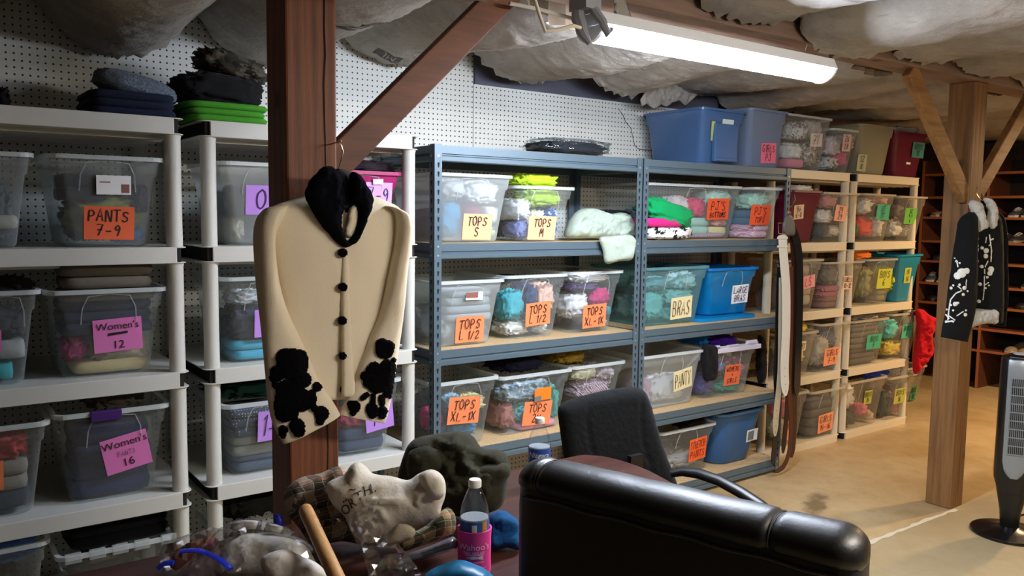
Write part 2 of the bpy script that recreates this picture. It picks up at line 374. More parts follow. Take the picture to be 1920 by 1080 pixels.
# ---------------------------------------------------------------- the room
def pegboard():
    t = NT('pegboard'); v = t.coord(kind='Object'); sep = t.add('ShaderNodeSeparateXYZ'); t.l(v, sep.inputs[0]); X, Y, Z = sep.outputs
    def cell(a): return t.math('SUBTRACT', t.math('FRACT', t.math('ADD', t.math('MULTIPLY', a, 1/.0254), 100.5)), .5)
    cx, cz = cell(X), cell(Z); d = t.math('SQRT', t.math('ADD', t.math('MULTIPLY', cx, cx), t.math('MULTIPLY', cz, cz)))
    hole = t.ramp(d, (.13, 0.), (.17, 1.))
    st = t.noise(v, 3, 4); base = t.mix(t.ramp(st, (.45, 0.), (.75, .35)), '#d6d7d0', '#b9b5a6')
    t.col(t.mix(hole, '#0a0908', base)); t.p.inputs['Roughness'].default_value = .55
    return t.m
def concrete():
    t = NT('concrete_floor'); v = t.coord(); n1 = t.noise(v, 1.3, 6, .6); n2 = t.noise(v, 9, 8, .7); n3 = t.noise(t.coord((1, 1, 1), (0, 0, 1)), .7, 5, .6)
    c = t.ramp(n1, (.3, '#a58a5e'), (.5, '#b8a078'), (.7, '#c4b08c'))
    c = t.mix(t.ramp(n2, (.45, 0.), (.75, .45)), c, '#8d7549'); c = t.mix(t.ramp(n3, (.52, 0.), (.68, .55)), c, '#8a7350')
    # a dark oily patch near the office chair
    m = t.add('ShaderNodeTexCoord'); mp = t.add('ShaderNodeMapping'); t.l(m.outputs['Object'], mp.inputs[0])
    p = on(1530, 945, z=0); mp.vector_type = 'TEXTURE'; mp.inputs['Location'].default_value = (p.x, p.y, 0); mp.inputs['Rotation'].default_value = (0, 0, .5); mp.inputs['Scale'].default_value = (.5, .17, 1)
    vl = t.add('ShaderNodeVectorMath', operation='LENGTH'); wv = t.mix(.25, mp.outputs[0], t.add('ShaderNodeTexNoise', i_Scale=6.0).outputs['Color'])
    t.l(mp.outputs[0], vl.inputs[0]); blot = t.math('ADD', vl.outputs['Value'], t.math('MULTIPLY', n2, 1.1))
    c = t.mix(t.ramp(blot, (.75, .7), (1.35, 0.)), c, '#4a3c28')
    # the slab on the viewer's side of the joint is a greyer pour
    a0, a1 = on(1560, 1045, z=0), on(1792, 955, z=0); nx, ny = -(a1-a0).y, (a1-a0).x; L_ = math.hypot(nx, ny)
    sp = t.add('ShaderNodeSeparateXYZ'); t.l(v, sp.inputs[0])
    sd = t.math('ADD', t.math('ADD', t.math('MULTIPLY', sp.outputs[0], nx/L_), t.math('MULTIPLY', sp.outputs[1], ny/L_)), -(nx*a0.x+ny*a0.y)/L_)
    sd = t.math('ADD', sd, t.math('MULTIPLY', t.math('SUBTRACT', n2, .5), .05))
    c = t.mix(t.ramp(sd, (.0, .55), (.03, 0.)), c, '#968c70')
    t.col(c); t.p.inputs['Roughness'].default_value = .42; t.p.inputs['Specular IOR Level'].default_value = .4; t.bump(n2, .12, .004)
    return t.m
BARN = wood('barn_boards', '#4a3527', '#2a1d15', 1.0, 'X', False, .8)
mb = MB(); mb.box(-3.2, 6.9, -4.6, 2.6, -.1, 0); struct(mb.obj('floor', concrete()), 'bare tan concrete floor with stains and a joint')
mb = MB(); mb.box(-3.2, 6.9, -4.6, 2.6, 2.5, 2.56); struct(mb.obj('ceiling', BARN), 'dark board ceiling above the insulation')
PEG = pegboard()
seam = .567
mb = MB(); mb.box(-3.2, seam-.0015, .57, .576, 0, 2.44); mb.box(seam+.0015, 2.42, .57, .576, 0, 2.2); mb.box(-3.2, 2.42, .5765, .6, 0, 2.5, 1)
struct(mb.obj('wall_back', [PEG, pm('wall_dark', '#1a1612', .8)]), 'white pegboard wall behind the shelving')
mb = MB(); mb.box(seam+.0015, 2.42, .555, .5695, 2.2, 2.40); struct(mb.obj('trim_1', pm('header_board', '#50515e', .7)), 'dark header board above the pegboard')
mb = MB(); mb.box(2.42, 2.45, .57, 2.6, 0, 2.5); mb.box(2.42, 6.9, 2.5, 2.6, 0, 2.5); struct(mb.obj('wall_far', BARN), 'dark board wall behind the right-hand shelving')
mb = MB(); mb.box(6.62, 6.9, -4.6, 2.6, 0, 2.5); struct(mb.obj('wall_right', BARN), 'dark board wall behind the shoe shelves')
mb = MB(); mb.box(-3.2, -3.1, -4.6, .6, 0, 2.5); struct(mb.obj('wall_left', BARN), 'board wall at the near end of the room')
# pale expansion joint across the floor
p0, p1 = on(1560, 1045, z=0), on(1792, 955, z=0); d = (p1-p0).normalized(); q = Vector((-d.y, d.x, 0))
mb = MB(); rnd = random.Random(4); L, Rr = [], []
for i in range(26):
    p = p0+(p1-p0)*(i/25)+q*rnd.uniform(-.006, .006); k = .013+rnd.uniform(-.006, .004); L.append(p+q*k+Vector((0, 0, .0012))); Rr.append(p-q*k+Vector((0, 0, .0012)))
mb.add(L+Rr, [(i, i+1, 27+i, 26+i) for i in range(25)])
struct(mb.obj('trim_2', pm('joint_filler', '#c9bfa8', .9)), 'pale filled joint line across the concrete floor')

# ---------------------------------------------------------------- posts, braces, girder
REDWOOD = wood('post_wood', '#834c2a', '#562d18', .8, 'Z')
REDWOODX = wood('brace_wood', '#764529', '#52301e', .8, 'X')
PALEWOOD = wood('pale_post_wood', '#8a6238', '#5e3f22', .8, 'Z')
PALEWOODX = wood('pale_brace_wood', '#9a7040', '#6a4826', .8, 'X')
def brace(parent, x, z, dirx, L, w, th, y, mat):
    a = R(44); M = Matrix.Translation((x, y, z)) @ Matrix.Rotation(-a if dirx > 0 else a, 4, 'Y')
    mb = MB(); mb.box(0 if dirx > 0 else -L, L if dirx > 0 else 0, -th/2, th/2, -w/2, w/2)
    o = mb.obj('brace', mat, bevel=.004); o.data.transform(M); return localize(o, parent)
def post(x0, y0, wd, lab, mat, top=2.25, crack=True):
    t = thing('wooden_post', lab, 'post', (x0+wd/2, y0+wd/2, 0))
    mb = MB(); mb.box(-wd/2, wd/2, -wd/2, wd/2, 0, top); mb.obj('shaft', mat, t, bevel=.006)
    if crack:
        mb = MB(); rnd = random.Random(3); P = [(.035+rnd.uniform(-.003, .003), z) for z in [k*top/30 for k in range(31)]]
        for (xa, za), (xb, zb) in zip(P, P[1:]):
            wa = .0016+.0014*abs(math.sin(za*4)); mb.add([(xa-wa, -wd/2-.0006, za), (xa+wa, -wd/2-.0006, za), (xb+wa, -wd/2-.0006, zb), (xb-wa, -wd/2-.0006, zb)], [(0, 1, 2, 3)])
        mb.obj('drying_crack', pm('crack', '#160a06', .9), t)
    return t
PL = post(-.99, -.93, .14, 'thick reddish wooden post with a cream cardigan hanging on it', REDWOOD)
brace(PL, -.86, 1.655, 1, .86, .088, .04, -.86-.035, REDWOODX)
PR = post(2.645, -.927, .135, 'pale brown wooden post with a black embroidered cardigan hanging on it', PALEWOOD, crack=False)
brace(PR, 2.775, 1.69, 1, .80, .088, .04, -.905, PALEWOODX); brace(PR, 2.65, 1.66, -1, .84, .088, .04, -.90, PALEWOODX)
o = (lambda m: (m.box(-3.1, 6.6, -.94, -.79, 2.25, 2.42), m.obj('ceiling_girder', wood('girder_wood', '#8a7060', '#6a5344', .8, 'X'), bevel=.004))[1])(MB())
tag(o, 'long brown ceiling girder resting on the two wooden posts', 'beam', kind='structure')
# ---------------------------------------------------------------- insulation batts between the joists
def facing():
    t = NT('insulation_facing'); v = t.coord(); n = t.noise(v, 5, 6, .6); n2 = t.noise(t.coord((6, 1, 6)), 9, 5)
    c = t.ramp(n, (.3, '#837d76'), (.6, '#a29c94'), (.8, '#948e86')); c = t.mix(t.ramp(n2, (.6, 0.), (.8, .5)), c, '#6f675c')
    t.col(c); t.p.inputs['Roughness'].default_value = .7; t.bump(t.noise(v, 26, 6, .65), .5, .02); return t.m
FAC = facing(); FIB = pm('insulation_fibre', '#6a5a48', .95); PRINT = pm('facing_print', '#4a4640', .8)
JO = wood('joist_wood', '#5e4632', '#3a2a1c', .8, 'Y')
BATTS = []
def batt(i, x0, x1, y0, y1, sag, lab, zt=2.345):
    mb = MB(); nx, ny = 26, 84; rnd = random.Random(i*7+1); top = []; bot = []; W = x1-x0
    ph = rnd.uniform(0, 6)
    for j in range(ny+1):
        v = j/ny; y = y0+(y1-y0)*v
        sg = sag*(.8+.2*math.sin(y*2.1+ph)+.18*noise.noise(Vector((y*1.7, i*3.1, 2))))
        for k in range(nx+1):
            s = k/nx; arch = (1-abs(2*s-1)**2.4); x = x0+W*s+.012*arch*noise.noise(Vector((y*5, i, k*.4)))
            wr = .010*fold(Vector((x*2.6, y*1.3, i)), i)*(.3+arch)+0.012*fold(Vector((x*8, y*6, i)), i+3)
            yy = y
            if j in (0, ny): yy += .05*noise.noise(Vector((k*.5, i*2, j)))+.03*noise.noise(Vector((k*1.7, i, j)))*(1 if j else 0)
            z = zt-sg*arch-abs(wr)-.004
            if j >= ny-2: z -= (.012 if j == ny-1 else .03)*max(0, noise.noise(Vector((k*.8, i*5, 1)))+.2)
            top.append(Vector((x, yy, z+.006 if 0 else z)))
    n = nx+1; fs = []
    up = [Vector((p.x, p.y, max(p.z+.05, zt+.03))) for p in top]
    for j in range(ny):
        for k in range(nx): a = j*n+k; fs.append((a, a+1, a+n+1, a+n))
    m = len(top); mb.add(top, fs, 0); mb.add(up, [f[::-1] for f in fs], 1)
    rim = [k for k in range(n)]+[j*n+nx for j in range(1, ny+1)]+[ny*n+k for k in range(nx-1, -1, -1)]+[j*n for j in range(ny-1, 0, -1)]
    for a, b in zip(rim, rim[1:]+rim[:1]): mb.f.append([b, a, a+m, b+m]); mb.mi.append(1)
    o = mb.obj('insulation_batt', [FAC, FIB], smooth=True, angle=60)
    tag(o, lab, 'insulation', 'paper-faced insulation batts sagging from the ceiling'); BATTS.append(o); return o
jx = [-2.62, -2.02, -1.42, -.82, -.2, .42, 1.04, 1.66, 2.28, 2.9, 3.52, 4.14, 4.76, 5.38, 6.0, 6.6]
BL = ['insulation batt over the left end of the nearest white shelving unit', 'insulation batt second from the near end of the room', 'deeply sagging insulation batt above the folded blue clothes on top of the shelf',
 'insulation batt whose paper is crossed by the red wooden post', 'printed insulation batt above the diagonal brace of the red post', 'insulation batt with a torn seam above the near end of the strip light',
 'insulation batt with a ragged hanging end above the grey rack', 'insulation batt sagging over the middle of the strip light', 'insulation batt at the far end of the strip light', 'insulation batt above the tops of the beige shelving units',
 'insulation batt in front of the pale post braces', 'insulation batt just beyond the pale post', 'insulation batt second beyond the pale post', 'insulation batt third beyond the pale post', 'insulation batt over the front of the shoe shelves']
SAG2 = {0: .2, 1: .29, 2: .31, 3: .25, 4: .11, 5: .12, 6: .12}  # extra sag at the near end, shaped to shade the upper-left pegboard
sags = [.16, .19, .22, .18, .16, .15, .15, .12, .13, .10, .10, .10, .09, .09, .08]
yend = [.52, .52, .50, .53, .50, .38, .30, .36, .50, .55, 2.3, 2.3, 2.3, 2.3, 2.3]
NTH = ['first', 'second', 'third', 'fourth', 'fifth', 'sixth', 'seventh', 'eighth', 'ninth', 'tenth', 'eleventh', 'twelfth', 'thirteenth', 'fourteenth', 'fifteenth']
for i in range(15):
    batt(i, jx[i]+.009, jx[i+1]-.009, -.76, yend[i], sags[i], BL[i])
    o = batt(i+40, jx[i]+.009, jx[i+1]-.009, -4.4, -.965, SAG2.get(i, sags[i]*.9), f'insulation batt on the open side of the girder, {NTH[i]} from the near wall')
for x in jx[1:-1]:
    mb = MB(); mb.box(x-.019, x+.019, -4.5, .54 if x < 2.4 else 2.45, 2.425, 2.5); o = mb.obj('ceiling_joist', JO); tag(o, 'ceiling joist hidden above the paper insulation seams', 'joist', 'ceiling joists above the insulation', 'structure')
def logo(b, u, v, size, word='JM', rz=0, box=True):
    """printed mark on the paper facing of batt b"""
    bv = bvh_of(b); p = on(u, v, z=2.25); mb = MB(); M = Matrix.Translation((p.x, p.y, 0)) @ Matrix.Rotation(rz, 4, 'Z')
    def drop(x, y, off):
        q = M @ Vector((x, y, 0)); h = bv.ray_cast(Vector((q.x, q.y, 1.9)), Vector((0, 0, 1)))
        return Vector((q.x, q.y, (h[0].z if h[0] else 2.3)-off))
    if box:
        n = 14; vs = [drop(((i/n-.5)*2.1+(j/5-.5)*.35)*size, (j/5-.5)*1.05*size, .0012) for j in range(6) for i in range(n+1)]
        mb.add(vs, [(j*(n+1)+i, j*(n+1)+i+1, (j+1)*(n+1)+i+1, (j+1)*(n+1)+i) for j in range(5) for i in range(n)], 0)
    V, F = text_geo(word, size, .35); mb.add([drop(q.x, q.z, .0024) for q in V], F, 1 if box else 0)
    o = mb.obj('printed_logo', [PRINT, FAC]); o.parent = b
def bat_at(u, v):
    p = on(u, v, z=2.25)
    for o in BATTS:
        xs = [q[0] for q in o.bound_box]; ys = [q[1] for q in o.bound_box]
        if min(xs)+.04 <= p.x <= max(xs)-.04 and min(ys) <= p.y <= max(ys): return o
for (u, v, s, rz) in ((680, 28, .075, 2.5), (790, 50, .075, 2.6), (728, 105, .07, .2), (1190, 118, .06, 2.6), (1010, 156, .045, .1), (1190, 172, .04, .9), (1790, 5, .1, .1)):
    b = bat_at(u, v)
    if b: logo(b, u, v, s, 'JM', -rz if 0 else rz-math.pi if rz > 1.5 else rz)
b = bat_at(1600, 10)
if b: logo(b, 1600, 10, .035, 'formaldehyde-free', .1, False)
# torn paper flaps hanging from the seams
def flap(outline, y, lab, sd):
    o = puff('paper_flap', [FAC], Plane((0, y, 2.2), (0, -1, -.25)), outline, .0015, .0015, .010, .06, .022, sd, 2.6, rag=.007, smooth=False); o.name = 'torn_paper_flap'
    recenter(o); tag(o, lab, 'paper flap'); return o
flap([(1140, 100), (1160, 96), (1190, 104), (1198, 140), (1205, 168), (1196, 176), (1184, 188), (1176, 178), (1168, 165), (1156, 140)], .34, 'pointed torn flap of insulation paper beside the pegboard', 3)
flap([(1186, 110), (1255, 108), (1320, 120), (1345, 150), (1322, 166), (1300, 186), (1285, 199), (1274, 190), (1262, 193), (1250, 200), (1240, 198), (1226, 205), (1212, 196), (1202, 201), (1200, 188), (1208, 176), (1196, 150)], .33, 'ragged torn sheet of insulation paper above the blue tote', 5)
flap([(1148, -5), (1172, -5), (1186, 40), (1160, 48)], -.98, 'strip of foil tape dangling beside the strip light', 7)
# ---------------------------------------------------------------- strip light
WHT = pm('white_metal', '#dfe2e6', .4); prof = [(-.062+.124*k/12, -.045*math.sin(math.pi*k/12)**.6) for k in range(13)]
def strip_light(loc, lab, diff):
    lt = thing('ceiling_light', lab, 'ceiling light', loc)
    mb = MB(); mb.loft([[Vector((x, q[0], .045+q[1])) for q in prof] for x in (-.6, .6)]); mb.obj('diffuser', diff, lt, smooth=True)
    mb = MB(); mb.prism([(-.068, .046), (.068, .046), (.05, .085), (-.05, .085)], 'x', -.61, .61); mb.obj('housing', WHT, lt)
    for s in (-1, 1):
        mb = MB(); mb.loft([[Vector((s*x, q[0]*1.06, .045+q[1]*1.08)) for q in prof] for x in (.6, .612)]); mb.obj('end_cap', WHT, lt)
    for s in (-.5, .5):
        mb = MB(); mb.tube([(s, 0, .085), (s, .008, .11), (s, .0, .135)], .003, 6); mb.obj('hanger_chain', pm('steel', '#8a8a8a', .35, 1), lt)
    return lt
strip_light((.42, -2.95, 2.07), 'second strip light hanging behind the viewer', pm('light_diffuser_warm', '#fff5e8', .4, emit=LAMP2_E))
strip_light((3.0, -3.7, 2.09), 'third strip light hanging over the aisle behind the viewer', pm('light_diffuser_aisle', '#ffe8cc', .4, emit=15.0))
lt = strip_light((.55, -1.035, 2.075), 'glowing white strip light hanging under the insulated ceiling', pm('light_diffuser', '#e4eeff', .4, emit=LAMP_E))
GREYM = pm('grey_plastic', '#8a8d92', .5)
mb = MB(); mb.tube([(-.63, .03, .11), (-.655, 0, .06), (-.66, -.03, .01), (-.65, -.05, -.02)], [.02, .022, .016, .008], 8); mb.tube([(-.62, -.02, .1), (-.61, -.06, .05), (-.6, -.075, .01), (-.585, -.07, .03)], [.016, .014, .012, .01], 8); mb.box(-.66, -.6, -.04, .04, .09, .15)
mb.obj('hanging_bracket', GREYM, lt, smooth=True)
CORD = pm('cream_cord', '#cfc8b4', .5)
mb = MB(); mb.tube([at(u, v, t) for u, v, t in ((1000, -10, 1.95), (1012, 30, 1.97), (1022, 58, 2.0), (1050, 55, 2.02), (1075, 48, 2.05), (1088, 52, 2.08))], .0045, 8)
localize(mb.obj('power_cord', CORD, smooth=True), lt)
mb = MB(); mb.tube([on(u, v, y=-.965) for u, v in ((955, 6), (1010, 17), (1078, 36))], .006, 8); o = recenter(mb.obj('conduit_pipe', pm('white_conduit', '#c8c9c4', .4), smooth=True)); tag(o, 'thin pale conduit pipe running to the strip light', 'pipe')
mb = MB(); mb.tube([on(u, v, y=.562) for u, v in ((1160, 205), (1168, 215), (1173, 228), (1183, 240), (1190, 272), (1197, 279), (1232, 284))], .0016, 5); o = recenter(mb.obj('wall_wire', pm('dark_wire', '#2a2a30', .5))); tag(o, 'thin dark wire trailing down the pegboard', 'wire')
# ---------------------------------------------------------------- white plastic shelving units
WPL = pm('white_shelf_plastic', '#c9c9c2', .45); BPL = pm('beige_shelf_plastic', '#d8cdb4', .45); NOTCH = pm('shelf_recess_shade', '#0c0c0c', .8)  # the black stands in for the shade inside the shelf-end recesses
LT = [1.853, 1.416, .981, .554, .12]; RT = [1.848, 1.382, .93, .50, .048]
def shelf_unit(x0, wd, y0, dp, tiers, mat, lab):
    t = thing('plastic_shelving_unit', lab, 'shelving unit', (x0+wd/2, y0+dp/2, 0))
    h = wd/2; g = dp/2; th = .056; c = .036
    for z in tiers:
        mb = MB(); mb.box(-h+c, h-c, -g, g, z-th+.001, z-.0015, 0)
        mb.box(-h+c*.55, h-c*.55, -g+.012, g-.012, z-th+.003, z-.003, 1)
        for zz in (z-.004, z-th): 
            r = [Vector((a, b, 0)) for a, b in rrect(wd, dp, .03, 6)]; mb.loft([[p+Vector((0, 0, q)) for p in r] for q in (zz, zz+.004)], mi=0)
        zlow = z-th-.004
        for k in range(1, 6) if z > .1 else (): mb.box(-h+.03, h-.03, -g+dp*k/6-.004, -g+dp*k/6+.004, z-th-.014, z-th+.001, 0)
        mb.obj('shelf', [mat, NOTCH], t, bevel=.0025)
    pr = .027
    zs = list(tiers)+[0]
    for sx in (-1, 1):
        for sy in (-1, 1):
            for a, b in zip(zs, zs[1:]):
                if a-th-b < .02: continue
                mb = MB(); top = a-th if b else a-th
                prof = [(pr*1.02, b), (pr, b+.01), (pr*.97, b+(top-b)*.5), (pr, top-.012), (pr*1.1, top)]
                if b == 0: prof = [(pr*1.3, 0), (pr*1.25, .008), (pr, .02), (pr, top)] if top > .03 else [(pr*1.2, 0), (pr, top)]
                mb.lathe(prof, 18, sx*(h-.035), sy*(g-.035)); mb.obj('post', mat, t, smooth=True)
    return t
shelf_unit(-1.010-.867, .867, -.05, .6, LT, WPL, 'white plastic shelving unit at the near end, left of the red post')
shelf_unit(-.962, .867, -.05, .6, LT, WPL, 'white plastic shelving unit standing behind the red wooden post')
shelf_unit(2.525, .872, .195, .36, RT, BPL, 'beige plastic shelving unit right beside the belts and the grey rack')
shelf_unit(3.425, .866, .195, .36, RT, BPL, 'beige plastic shelving unit at the far end beside the shoe shelves')
# ---------------------------------------------------------------- grey boltless racks
STEEL = pm('rack_steel', '#586a75', .38, .25); SLOT = pm('slot_dark', '#0b0e12', .8); RIV = pm('rivet', '#c8d4da', .3, .8)
def board_mat():
    t = NT('particle_board'); v = t.coord(); n = t.noise(v, 90, 4, .8); n2 = t.noise(v, 8, 3)
    t.col(t.mix(t.math('MULTIPLY', n2, .4), t.ramp(n, (.35, '#a98b60'), (.65, '#d3b88c')), '#b89a70')); t.p.inputs['Roughness'].default_value = .7; return t.m
OSB = board_mat()
RK = [1.828, 1.415, .954, .498, .082]
def rack(x0, lab, wd=1.217, dp=.53, y0=0.0):
    t = thing('steel_rack', lab, 'rack', (x0+wd/2, y0+dp/2, 0)); h = wd/2; g = dp/2; f = .038; th = .0022
    for sx in (-1, 1):
        for sy in (-1, 1):
            mb = MB(); ox, oy = sx*h, sy*g
            mb.box(*sorted((ox, ox-sx*f)), *sorted((oy, oy-sy*th)), 0, 1.832, 0); mb.box(*sorted((ox, ox-sx*th)), *sorted((oy, oy-sy*f)), 0, 1.832, 0)
            z = .03
            while z < 1.80:
                tier = any(-.005 < q-z < .075 for q in RK)
                for fl in (0, 1):
                    cc = ox-sx*f*.55 if fl == 0 else oy-sy*f*.55; e = oy+sy*.0008 if fl == 0 else ox+sx*.0008
                    if tier:
                        mbx = [(cc+.0048*math.cos(k*math.pi/4), z+.0048*math.sin(k*math.pi/4)) for k in range(8)]; mi = 2
                    else:
                        mbx = [(cc+.0055*math.cos(R(a)), z+.006+.0055*math.sin(R(a))) for a in (-20, 20, 60, 90, 120, 160, 200)]+[(cc-.0024, z-.011), (cc+.0024, z-.011)]; mi = 1
                    mb.add([(p, e, q) if fl == 0 else (e, p, q) for p, q in mbx], [tuple(range(len(mbx)))], mi)
                z += .0381
            mb.obj('upright', [STEEL, SLOT, RIV], t)
    # beam section: flat face, groove, lip
    sec = [(0, 0), (0, -.034), (.006, -.037), (.006, -.041), (-.003, -.046), (-.003, -.064), (.004, -.068), (.012, -.068), (.012, -.012), (.03, -.012), (.03, 0)]
    for z in RK:
        for sy in (-1, 1):
            mb = MB(); mb.loft([[Vector((x, sy*(g-.004-a), z+b)) for a, b in sec] for x in (-h+f, h-f)]); mb.obj('beam', STEEL, t)
        for sx in (-1, 1):
            mb = MB(); mb.loft([[Vector((sx*(h-.004-a), y, z+b)) for a, b in sec] for y in (-g+f, g-f)]); mb.obj('beam', STEEL, t)
        mb = MB(); mb.box(-h+.012, h-.012, -g+.012, g-.012, z-.011, z+.0005); mb.obj('shelf_board', OSB, t)
    return t
rack(0.0, 'grey steel rack holding the bins marked TOPS'); rack(1.222, 'grey steel rack with belts hanging on its front corner')
# ---------------------------------------------------------------- storage bins and their contents
CLR = plastic('#e9f0f2', .10, .2, 'clear_plastic', .4); FROST = plastic('#e4ecee', .30, .35, 'frosted_plastic', .4); DIM = plastic('#dfe6ea', .16, .3, 'cloudy_plastic', .4)
TEALP = plastic('#9fd4d8', .2, .25, 'teal_tinted_plastic'); BLUEP = plastic('#1496dc', .62, .25, 'blue_tinted_plastic', .3); WARMP = plastic('#ece8dc', .10, .3, 'warm_clear_plastic', .35)
GRNP = plastic('#b9b79c', .5, .4, 'greenish_frosted_plastic'); MAGP = plastic('#b02a6e', .85, .3, 'magenta_plastic', .1); MARP = pm('maroon_plastic', '#5e1430', .4)
RIMC = plastic('#eef4f5', .38, .3, 'clear_rim', .3); RIMW = plastic('#ece6d6', .30, .3, 'warm_rim', .3); MOULD = plastic('#eef2f2', .22, .3, 'moulded_edge', .3)
BLUET = pm('blue_tub_plastic', '#2f5f93', .4); SLATE = pm('slate_tote_plastic', '#3f5f8a', .3); SLATEC = plastic('#8496b4', .6, .3, 'slate_clear_plastic', .3); TEALT = pm('teal_tub_plastic', '#1a86a8', .4)
rndg = random.Random(11)
seed = [100]; TAKEN = {}
def clothcolor(c):
    return c if isinstance(c, tuple) else (c,)
def B(tier, yf, uL, uR, vr, lab, ref, items=(), mat=CLR, rim=None, dp=.45, tap=.035, paper_=None, sticker=None, step=True, name='storage_bin', cat='bin', h=None, handle=True, grp=None, lip=.012, ribs=True, extra=None, cr=.03):
    vm = vr if not isinstance(vr, tuple) else (vr[0]+vr[1])/2
    a = on(uL, vm, y=yf); b = on(uR, vm, y=yf); zr = on((uL+uR)/2, vm, y=yf).z
    x0, x1 = a.x, b.x; z0 = tier+.0015
    if tier not in (RK[0], RT[0]):
        for lo, hi, ya, yb in ((-2.6, -1.07, -1, 0), (-.897, -.158, -1, 0), (.006, 1.211, 0, .2), (1.228, 2.433, 0, .2)):
            if lo-.12 < (x0+x1)/2 < hi+.12 and ya <= yf < yb: x0 = max(x0, lo); x1 = min(x1, hi)
    for (q0, q1) in TAKEN.get(round(tier, 1), []):
        if q0 < x0 < q1+.004: x0 = q1+.004
    TAKEN.setdefault(round(tier, 1), []).append((x0, x1))
    h = h or max(.06, zr-z0); wd = x1-x0-2*lip; g = dp-2*lip
    t = thing(name, lab, cat, ((x0+x1)/2, yf+dp/2, z0), 0, grp)
    mb = MB(); rings = []
    def ring(w_, d_, z, r=.035): return [Vector((p, q, z)) for p, q in rrect(w_, d_, r, 6)]
    zz = [0, .004, .012] + ([h*.78, h*.80] if step and h > .12 else [h*.8]) + [h]
    for z in zz:
        k = tap*2*(1-z/h); s = 0 if (not step or z >= h*.795) else .012
        ins = .012 if z == 0 else .004 if z < .01 else 0
        rings.append(ring(wd-k-s-ins*2, g-k-s-ins*2, z, cr+.012*(1-z/h)))
    mb.loft(rings, True, False)
    mb.obj('tub', mat, t, smooth=True, angle=50)
    # rolled rim
    mb = MB(); w2, g2 = wd+2*lip, g+2*lip
    rr = [ring(wd-.004, g-.004, h-.002, cr+.005), ring(wd-.004, g-.004, h+.003, cr+.005), ring(w2, g2, h+.003, cr+.01), ring(w2, g2, h-.011, cr+.01), ring(w2-.005, g2-.005, h-.011, cr+.01), ring(w2-.005, g2-.005, h-.002, cr+.01)]
    mb.loft(rr+[rr[0]], False, False)
    if ribs:
        for k in range(1, 6):
            x = -w2/2+w2*k/6; mb.box(x-.001, x+.001, -g2/2+.004, -g/2+.002, h-.011, h-.002)
    mb.obj('rim', rim or RIMC, t)
    slope = (tap)/h; ang = math.atan(slope)
    def face(x, z, off=0):      # a point on the outer front face, local coordinates
        s = 0 if (not step or z >= h*.795) else .006
        return Vector((x, -g/2+tap*(1-z/h)+s-off, z))
    if handle and h > .15:
        mb = MB(); hw = min(.085, wd*.28); P = [face(x, z, .0025) for x, z in ((-hw, h*.62), (-hw*.95, h*.80), (-hw*.75, h*.93), (0, h*.955), (hw*.75, h*.93), (hw*.95, h*.80), (hw, h*.62))]
        mb.tube(P, .002, 6); mb.obj('handle_outline', MOULD, t, smooth=True)
    def sheet(nm, spec, mats):
        """spec: centre u,v and width,height in picture points of the sheet, roll in degrees"""
        (u0, v0, u1, v1), rot, fn = spec
        p = on((u0+u1)/2, (v0+v1)/2, y=yf+tap*.6); q0 = on(u0, (v0+v1)/2, y=yf+tap*.6); q1 = on(u1, (v0+v1)/2, y=yf+tap*.6)
        r0 = on((u0+u1)/2, v0, y=yf+tap*.6); r1 = on((u0+u1)/2, v1, y=yf+tap*.6); W, Hh = q1.x-q0.x, r0.z-r1.z
        lx, lz = p.x-t.location.x, min(max(p.z-z0, Hh*.3), h*1.0); f = face(lx, lz, .0012 if lz < h*.6 or not step else .0075)
        M = Matrix.Translation(f) @ Matrix.Rotation(ang, 4, 'X') @ Matrix.Rotation(R(rot), 4, 'Y')
        mb = MB(); nx = 8; rr_ = random.Random(int(u0*7+v0)); cu = rr_.uniform(.0, .004)
        vs = [M @ Vector((W*(i/nx-.5), -.0004-cu*abs(i/nx-.5)**2*4*(1 if j == 0 else .3), Hh*(j/2-.5))) for j in range(3) for i in range(nx+1)]
        m = len(vs); vs2 = [v+(M.to_3x3() @ Vector((0, .0006, 0))) for v in vs]
        fs = [(j*(nx+1)+i, j*(nx+1)+i+1, (j+1)*(nx+1)+i+1, (j+1)*(nx+1)+i) for j in range(2) for i in range(nx)]
        mb.add(vs+vs2, fs+[tuple(q+m for q in f[::-1]) for f in fs], 0)
        M2 = M @ Matrix.Translation((0, -.0008-cu, 0))
        lo = mb.obj(nm, mats[:1], t); m2 = MB(); fn(m2, W, Hh, M2)
        if m2.v: m2.mi = [0]*len(m2.f); m2.obj('lettering' if nm == 'paper_label' else 'printing', mats[1:], lo)
        return M
    if paper_:
        for sp in (paper_ if isinstance(paper_, list) else [paper_]):
            rect, colr, lines = sp[0], sp[1], sp[2]; rot = sp[3] if len(sp) > 3 else 0; opt = sp[4] if len(sp) > 4 else {}
            def fn(mb, W, Hh, M, lines=lines, opt=opt):
                n = len(lines); rr_ = random.Random(hash(lines[0]) % 99 if 0 else sum(map(ord, lines[0])))
                if opt.get('print'):
                    for txt, cz, sz in opt['print']: put_text(mb, txt, 0, cz*Hh, sz*Hh, M, 1)
                    if opt.get('strike'): mb.add([M @ Vector((x*W, -.001, z*Hh)) for x, z in ((-.2, .0), (.2, .03), (.2, .1), (-.2, .08))], [(0, 1, 2, 3)], 1)
                    lines = [l for l in lines if l.startswith('~')]
                    for l in lines: strokes(mb, l[1:], 0, .0, Hh*.13, W*.4, .0012, M, 1, rr_)
                    return
                hs = opt.get('hs') or [1]*n; tot = sum(hs); z = Hh*.44; th = opt.get('th', .0042)
                for l, k in zip(lines, hs):
                    hh = Hh*.86*k/tot
                    strokes(mb, l, opt.get('dx', 0)*W, z-hh/2, hh*.76, W*.86*opt.get('w', 1), min(th, hh*.16), M, 1, rr_); z -= hh
